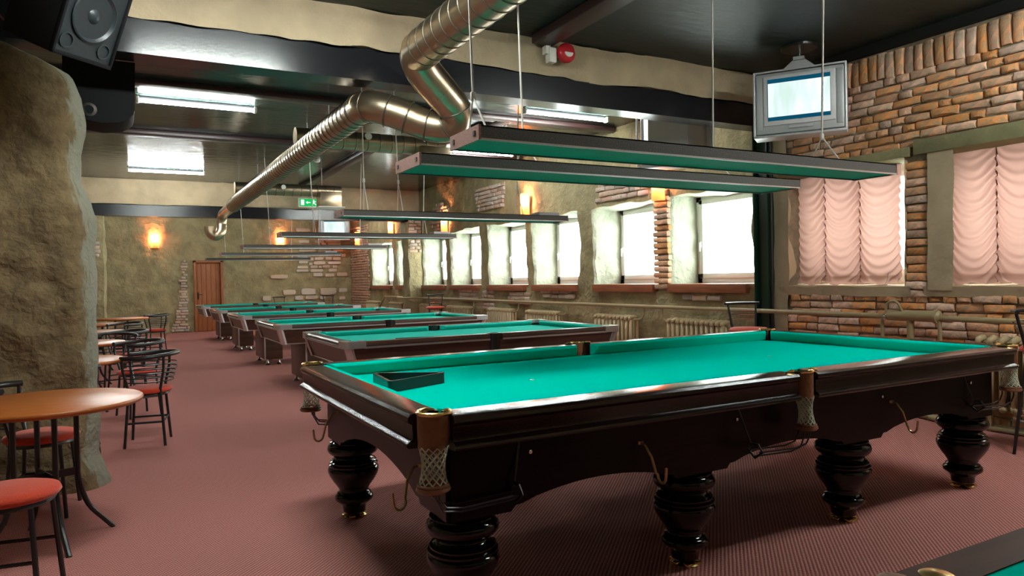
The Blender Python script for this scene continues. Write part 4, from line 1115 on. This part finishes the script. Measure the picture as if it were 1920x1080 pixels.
t = tag(obj('speaker_wire', tube(BM(), bez([(-.66, 5.3, 3.1), (-.6, 5.3, 2.98), (-.5, 5.3, 2.93), (-.42, 5.25, 3.0), (-.36, 5.2, 3.1)], 5), .005, 5), mat('red_wire', (.25, .05, .05), .5)), 'thin reddish wire looping behind the tilted loudspeaker', 'wire')

# ------------------------------------------------------------------ alarm bell, box, detector
T = thing('alarm_bell', 'round red fire alarm bell on the stucco above the beam', 'alarm', (3.575, 5.44, 3.36))
bm = BM(); lathe(bm, [(.085, 0), (.09, .02), (.088, .045), (.07, .065), (.03, .074), (0, .075)], 30, (0, 0, 0), False, True); o = obj('gong', bm, REDPL, T); o.rotation_euler = (PI/2, 0, 0)
bm = BM(); prism(bm, [(.045*math.cos(a), .045*math.sin(a)*.9-.005) for a in [PI+PI*i/10 for i in range(11)]], 'y', -.078, -.066); obj('label_plate', bm, WHITEP, T)
T = thing('junction_box', 'small cream junction box beside the red alarm bell', 'box', (3.42, 5.44, 3.33))
obj('cover', box(BM(), -.03, .045, -.045, .04, -.075, .06, bev=.012), WHITEP, T); obj('cover', box(BM(), -.06, -.02, -.03, .04, .0, .075, bev=.008), WHITEP, T)
obj('cable', tube(BM(), bez([(.0, -.01, .05), (-.01, -.02, .10), (.03, -.02, .13), (.055, -.02, .11)], 5), .006, 5), WHITEP, T)
t = tag(obj('smoke_detector', lathe(BM(), [(.03, 0), (.055, .015), (.06, .035), (.06, .05)], 20, (3.05, 12.6, HC-.05)), WHITEP), 'small white smoke detector on the far ceiling near the exit sign', 'detector')

# ------------------------------------------------------------------ blinds
def blind(y0, y1, z0, z1, x, seams_, label, mull, seed):
    T = thing('austrian_blind', label, 'blind', (x, (y0+y1)/2, z1))
    yc = (y0+y1)/2; NU, NV = 150, 130; bm = BM(); rows = []
    S = [y0]+sorted(seams_)+[y1]
    for j in range(NV+1):
        v = j/NV; row = []
        for i in range(NU+1):
            u = y0+(y1-y0)*i/NU
            for a, b in zip(S, S[1:]):
                if a <= u <= b+1e-6: break
            t = (u-a)/(b-a); w = 4*t*(1-t); edge = 1-w
            z = z1-(z1-z0)*v
            nn = noise.noise(Vector((u*2.2, z*2.0, seed))); n2 = noise.noise(Vector((u*5, z*7, seed+4)))
            ph = (z1-z+.035*0)-(.15+.04*nn)*w+.03*nn
            per = .092
            k = math.sin(2*PI*ph/per+1.8*n2)
            amp = (.010+.012*(edge if not ((a == y0 and t < .5) or (b == y1 and t > .5)) else .2*edge))*min(1, v*4+.15)*(1-.35*w*(.5+n2))
            dx = -amp*k-.012*math.exp(-edge*0)*w+.020*edge**6-.006*n2
            # pinched edges and the heavy bottom hem
            pull = .03*math.sin(PI*v)**1*edge if (a == y0 and t < .5) or (b == y1 and t > .5) else 0
            uu = u+(pull*(1-t) if a == y0 and t < .5 else (-pull*t if b == y1 and t > .5 else 0))*.9
            if v > .93: dx -= .035*math.sin((v-.93)/.07*PI*.9)
            zz = z-.018*w*v*v+.004*k*edge
            if v > .93: zz -= .012*math.sin(u*23+seed)*((v-.93)/.07)
            row.append(bm.verts.new((dx, uu-yc, zz-z1)))
        rows.append(row)
    for A, B in zip(rows, rows[1:]):
        for i in range(NU): bm.faces.new((A[i], A[i+1], B[i+1], B[i]))
    obj('cloth', bm, BLIND, T, ang=180)
    for sm_ in seams_:
        bm = BM(); pts = [(.016+.004*math.sin(k*2.1), sm_-yc+.004*math.sin(k*1.7), -(z1-z0)*k/44) for k in range(45)]
        tube(bm, pts, [.006+.003*math.sin(k*2.9) for k in range(45)], 6); obj('gather_tape', bm, BLIND, T)
    obj('head_rail', box(BM(), -.012, .03, y0-yc, y1-yc, -.005, .03, bev=.005), SILVER, T)
    obj('pull_cord', tube(BM(), bez([(-.03, y0-yc+.12, -1.05), (-.05, y0-yc+.14, -1.16), (-.2, y0-yc+.22, -1.24), (-.27, y0-yc+.21, -1.38)], 5), .0025, 5), ROPE, T)
    return T
blind(4.21, 5.46, 1.215, 2.36, 6.60, [4.655, 5.065], 'pink gathered window blind, whole in view, left of the brick pier', 0, 1.0)
blind(2.50, 3.76, 1.215, 2.41, 6.60, [2.94, 3.36], 'pink gathered window blind cut off by the right edge of the photo', 0, 5.0)
blind(.85, 2.08, 1.215, 2.41, 6.60, [1.26, 1.67], 'pink gathered blind of unseen window added for light, outside the right edge of the photo', 0, 9.0)
for k, (a, b) in enumerate(BWINS):
    w = bpy.data.objects['window_%d' % (k+9)]
    obj('mullion', box(BM(), 6.80, 6.90, (a+b)/2+.06, (a+b)/2+.17, 1.22, 2.35, bev=.006), UPVC, w, ang=30)

# ------------------------------------------------------------------ radiators and pipes
def section_mesh():
    bm = BM(); H0, H1 = .0, .56
    for dx in (-.055, 0, .055):
        tube(bm, [(dx, 0, .02), (dx, 0, H1-.02)], .017, 8)
    tube(bm, [(-.078, 0, H1-.03), (-.06, 0, H1), (0, 0, H1+.012), (.06, 0, H1), (.078, 0, H1-.03)], [.020, .027, .030, .027, .020], 8)
    tube(bm, [(-.078, 0, .03), (-.05, 0, .005), (.05, 0, .005), (.078, 0, .03)], [.020, .027, .027, .020], 8)
    for dx in (-.055, .055): tube(bm, [(dx, 0, 0.03), (dx, 0, H1-.03)], [.024, .024], 8)
    bmesh.ops.recalc_face_normals(bm, faces=bm.faces)
    for f in bm.faces: f.smooth = True
    me = bpy.data.meshes.new('section'); bm.to_mesh(me); bm.free(); me.materials.append(RADP); return me
SEC = section_mesh()
def radiator(y0, y1, label, z=.19, near=True, drop=None):
    T = thing('radiator', label, 'radiator', (XW-.14, y0, 0)); n = max(4, int(round((y1-y0)/.088)))
    for k in range(n): inst('section', SEC, RADP, T, (0, .044+(y1-y0-.088)*k/(n-1), z), (0, 0, 0))
    obj('nipple_rod', tube(BM(), [(0, .0, z+.54), (0, y1-y0, z+.54)], .017, 8), RADP, T); obj('nipple_rod', tube(BM(), [(0, 0, z+.03), (0, y1-y0, z+.03)], .017, 8), RADP, T)
    for yy in (.10, y1-y0-.10): obj('foot_bracket', box(BM(), -.02, .02, yy-.012, yy+.012, 0, z+.02), RADP, T)
    if drop is not None:
        d = drop-y0; e = 0 if drop < y0 else y1-y0
        obj('feed_pipe', tube(BM(), bez([(-.0, d, .905), (0, d, .84), (0, d+(e-d)*.1, .77), (0, d+(e-d)*.5, z+.545), (0, e, z+.54)], 4), .014, 8), PIPEP, T)
radiator(6.07, 7.10, 'gold painted iron radiator under the nearest red sill, by the steel column', drop=7.24)
radiator(7.80, 8.71, 'gold painted iron radiator beside the end of the first brown pool table', drop=7.62)
radiator(9.72, 10.77, 'gold iron radiator showing just over the first pool table', drop=9.5)
radiator(11.28, 12.25, 'gold iron radiator past the corner of the second pool table', drop=11.1)
radiator(13.1, 14.2, 'small looking gold radiator left of the far red bar stool', drop=12.95)
radiator(14.9, 15.8, 'gold radiator just behind the far red bar stool')
radiator(17.0, 18.0, 'gold radiator beyond the stucco column, nearer of the far pair')
radiator(18.9, 20.0, 'farthest gold radiator beside the brick corner strip')
radiator(2.45, 3.32, 'dark looking iron radiator under the cropped pink blind')
T = thing('heating_pipe', 'long khaki heating pipe running along the window wall below the sills', 'pipe', (0, 0, 0))
obj('main_pipe', tube(BM(), bez([(6.2, .2, .90), (6.2, 3.0, .905), (6.2, 5.4, .915), (6.2, 9.0, .915), (6.2, 15.2, .92)], 6)+[Vector((6.15, 15.6, .92)), Vector((5.86, 15.98, .92)), Vector((5.86, 16.5, .92)), Vector((6.15, 16.9, .92)), Vector((6.15, 18.3, .92)), Vector((6.15, 18.7, .70)), Vector((6.15, 18.8, .60))], .024, 10), PIPEP, T)
obj('collector', tube(BM(), [(6.2, 3.61, .922), (6.2, 3.63, .922), (6.2, 4.09, .922), (6.2, 4.11, .922)], [.03, .050, .050, .03], 18), PIPEP, T)
obj('collar', tube(BM(), [(6.2, 3.63, .922), (6.2, 3.66, .922)], .062, 18), PIPEP, T)
for y, r, z in ((4.15, .017, .25), (3.62, .017, .25), (3.88, .03, .25)): obj('drop_pipe', tube(BM(), [(6.2, y, .91), (6.2, y, z)], r, 10), PIPEP, T)
obj('bypass_hoop', tube(BM(), bez([(6.17, 4.09, .93), (6.15, 4.08, 1.01), (6.15, 4.03, 1.05), (6.15, 3.97, 1.04), (6.18, 3.94, .95)], 5), .011, 8), PIPEP, T)
obj('valve', box(BM(), 6.135, 6.165, 4.075, 4.105, .88, .935, bev=.005), CHROME, T)
for y in (4.6, 6.6, 8.9, 11.0, 13.0): obj('wall_clip', tube(BM(), [(6.2, y, .915), (6.335, y, .905)], .007, 6), PIPEP, T)
T = thing('floor_pipe', 'pale khaki pipe lying along the floor at the foot of the brick wall', 'pipe', (0, 0, 0))
obj('pipe_run', tube(BM(), [(6.25, 1.0, .030), (6.25, 3.4, .028), (6.25, 5.3, .028)], .025, 10), PIPEP, T)
obj('pipe_run', tube(BM(), bez([(6.20, 1.0, .026), (6.20, 3.5, .026), (6.21, 3.68, .032), (6.24, 3.78, .05)], 5), .02, 10), PIPEP, T)

# ------------------------------------------------------------------ chairs, stools and round tables
def barrel_chair(loc, rz, label, group=None, plain=False):
    """low round chair, front faces local -y"""
    T = thing('barrel_chair', label, 'chair', loc, rz, group)
    bm = BM(); lathe(bm, [(.0, .43), (.15, .43), (.185, .437), (.197, .452), (.19, .470), (.15, .482), (0, .487)], 32, (0, 0, 0), False, False); obj('seat', bm, REDFAB, T, ang=60)
    bm = BM(); tube(bm, [(.165*math.cos(2*PI*i/24), .165*math.sin(2*PI*i/24), .424) for i in range(24)], .011, 6, closed=True); obj('seat_ring', bm, BLACK, T)
    A = [(-40, 0), (-140, 0), (40, 1), (140, 1)]
    for a, fr in A:
        c, s_ = math.cos(math.radians(a)), math.sin(math.radians(a))
        pts = [(.235*c, .235*s_, 0), (.19*c, .19*s_, .42), (.195*c, .195*s_, .50), (.235*c, .235*s_, .64), (.240*c, .240*s_, .735+(.02 if fr else 0))]
        if plain and not fr: pts = pts[:2]
        if plain and fr: pts = [(p[0]*.82 if False else p[0], p[1], p[2]) for p in pts]
        obj('leg', tube(BM(), bez(pts, 3), .0115, 8), BLACK, T)
    for z in (.20,):
        P = [(.212*math.cos(math.radians(a)), .212*math.sin(math.radians(a)), z) for a in (-40, 40, 140, 220)]
        for a, b in ((P[0], P[1]), (P[1], P[2]), (P[2], P[3])): obj('stretcher', tube(BM(), [a, b], .009, 6), BLACK, T)
    q = [(.243*math.cos(math.radians(a)), .243*math.sin(math.radians(a)), .74+.022*math.sin(math.radians(max(0, min(180, a))))) for a in (range(36, 145, 6) if plain else range(-42, 223, 12))]
    obj('top_rail', tube(BM(), q, .0185, 10), BLACK, T)
    for k in range(5):
        z = .535+.036*k; r_ = .20+(z-.5)*.24; r_ = min(r_, .236)
        obj('slat', tube(BM(), [(r_*math.cos(math.radians(a)), r_*math.sin(math.radians(a)), z) for a in (range(40, 141, 10) if plain else range(-40, 221, 13))], .005, 6), BLACK, T)
    return T
def round_table(loc, label, group=None):
    T = thing('round_table', label, 'table', loc, 0, group)
    bm = BM(); lathe(bm, [(.44, .712), (.456, .718), (.46, .728), (.458, .738), (.452, .742)], 56); obj('table_top', bm, ORANGEWOOD, T, ang=50)
    for k in range(4):
        a = math.radians(20+90*k); c, s_ = math.cos(a), math.sin(a)
        pts = [(.145*c, .145*s_, .712), (.145*c, .145*s_, .40), (.15*c, .15*s_, .30), (.19*c, .19*s_, .16), (.265*c, .265*s_, .06), (.315*c, .315*s_, .0)]
        obj('leg', tube(BM(), bez(pts, 4), .0135, 8), BLACK, T)
    for k in range(2):
        a = math.radians(20+90*k); m_ = Matrix.Rotation(a, 4, 'Z')
        obj('cross_bar', box(BM(), -.15, .15, -.004, .004, .33+.0*k, .37, mtx=m_), BLACK, T)
    obj('top_ring', tube(BM(), [(.2*math.cos(2*PI*i/20), .2*math.sin(2*PI*i/20), .704) for i in range(20)], .009, 6, closed=True), BLACK, T)
    return T
TA = round_table((-.37, 4.42, 0), 'nearest round orange table in front of the stone pillar')
dup(TA, (-.455, 6.78, 0), .3, 'round orange table half hidden behind the stone pillar, next to the black chair')
dup(TA, (-.44, 8.85, 0), .7, 'third round orange table going back along the left side')
dup(TA, (-.43, 11.0, 0), .2, 'fourth round orange table going back along the left side')
dup(TA, (-.40, 13.2, 0), .5, 'fifth round orange table, small strip of top seen far left')
dup(TA, (-.03, 15.2, 0), .4, 'farthest round orange table at left, in front of the far stucco pillar')
# a chair's back faces local +y
CH = barrel_chair((.165, 6.78, 0), math.radians(-100), 'black barrel chair with red round seat, standing free right of the stone pillar')
barrel_chair((-.45, 3.70, 0), math.radians(80), plain=True, label='chair with bright red seat at the bottom left corner, nearest of all')
barrel_chair((-.44, 5.04, 0), math.radians(82), plain=True, label='chair with dark red seat behind the nearest round table, against the pillar')
dup(CH, (.12, 8.28, 0), math.radians(-70), 'second black barrel chair in the left row, slatted back over the first')
dup(CH, (.03, 10.35, 0), math.radians(-60), 'third black barrel chair in the left row, red seat showing')
dup(CH, (.02, 12.55, 0), math.radians(-50), 'fourth black barrel chair in the left row')
dup(CH, (.56, 15.75, 0), math.radians(-80), 'farthest black barrel chair of the left row, right of the farthest round table')
dup(CH, (-.10, 9.75, 0), math.radians(20), 'black chair between the third and fourth round tables')
barrel_chair((-.36, 6.14, 0), math.radians(180), plain=True, label='chair with pinkish seat edge peeping out behind the stone pillar')

def bar_stool(loc, rz, label, S=1.0):
    """high stool with a low back on local +y"""
    T = thing('bar_stool', label, 'stool', loc, rz)
    zs = .72*S
    bm = BM(); lathe(bm, [(.0, zs), (.16, zs), (.195, zs+.012), (.20, zs+.028), (.18, zs+.048), (0, zs+.056)], 28, (0, 0, 0), False, False); obj('seat', bm, REDFAB, T, ang=60)
    obj('seat_ring', tube(BM(), [(.165*math.cos(2*PI*i/20), .165*math.sin(2*PI*i/20), zs-.006) for i in range(20)], .010, 6, closed=True), BLACK, T)
    for a in (45, 135, 225, 315):
        c, s_ = math.cos(math.radians(a)), math.sin(math.radians(a)); up = a < 180
        pts = [(.265*c, .265*s_, 0), (.175*c, .175*s_, zs-.01)]
        if up: pts += [(.18*c, .185*s_, zs+.06), (.215*c, .25*s_, zs+.29)]
        obj('leg', tube(BM(), pts, .0115, 8), BLACK if not up else BLACK, T)
    obj('foot_ring', tube(BM(), [(.228*math.cos(2*PI*i/24), .228*math.sin(2*PI*i/24), .24) for i in range(24)], .010, 8, closed=True), CHROME, T)
    obj('top_rail', tube(BM(), [(-.185+.37*i/10, .16+.075*math.sin(PI*i/10), zs+.295) for i in range(11)], .015, 8), BLACK, T)
    for k in range(3):
        z = zs+.13+.045*k; yy = .125+.03*(k+1)*.8
        obj('slat', tube(BM(), [(-.14+.28*i/8, yy+.045*math.sin(PI*i/8), z) for i in range(9)], .005, 6), CHROME, T)
    return T
bar_stool((5.70, 5.30, 0), math.radians(-25), 'red seated bar stool beyond the far right pocket, by the steel column')
bar_stool((5.78, 2.58, 0), math.radians(10), 'red seated bar stool cut off by the right edge of the photo')
bar_stool((5.86, 14.12, 0), math.radians(-25), 'small looking red bar stool far off against the window wall')
bar_stool((4.02, 21.35, 0), 0, 'dark bar stool at the back wall under the pale stones, left one', .88)
bar_stool((5.45, 21.35, 0), 0, 'dark bar stool at the back wall nearer the brick corner, right one', .88)

# ------------------------------------------------------------------ groups of repeats
GROUPS = {'pool_table': 'brown pool tables in the row', 'cue': 'cues left on the pool tables', 'trough_lamp': 'long trough lamps over the tables',
          'fluorescent_light': 'tube lights on the ceiling', 'wall_sconce': 'orange wall sconces', 'branch_duct': 'branch ducts with outlet boxes',
          'television': 'ceiling hung televisions', 'austrian_blind': 'pink gathered blinds', 'radiator': 'iron radiators along the window wall',
          'barrel_chair': 'black chairs with red seats', 'round_table': 'round orange tables at the left', 'bar_stool': 'red seated bar stools'}
for o in list(COL.objects):
    if o.parent is None and o.get('label'):
        g = GROUPS.get(o.name.split('.')[0])
        if g: o['group'] = g
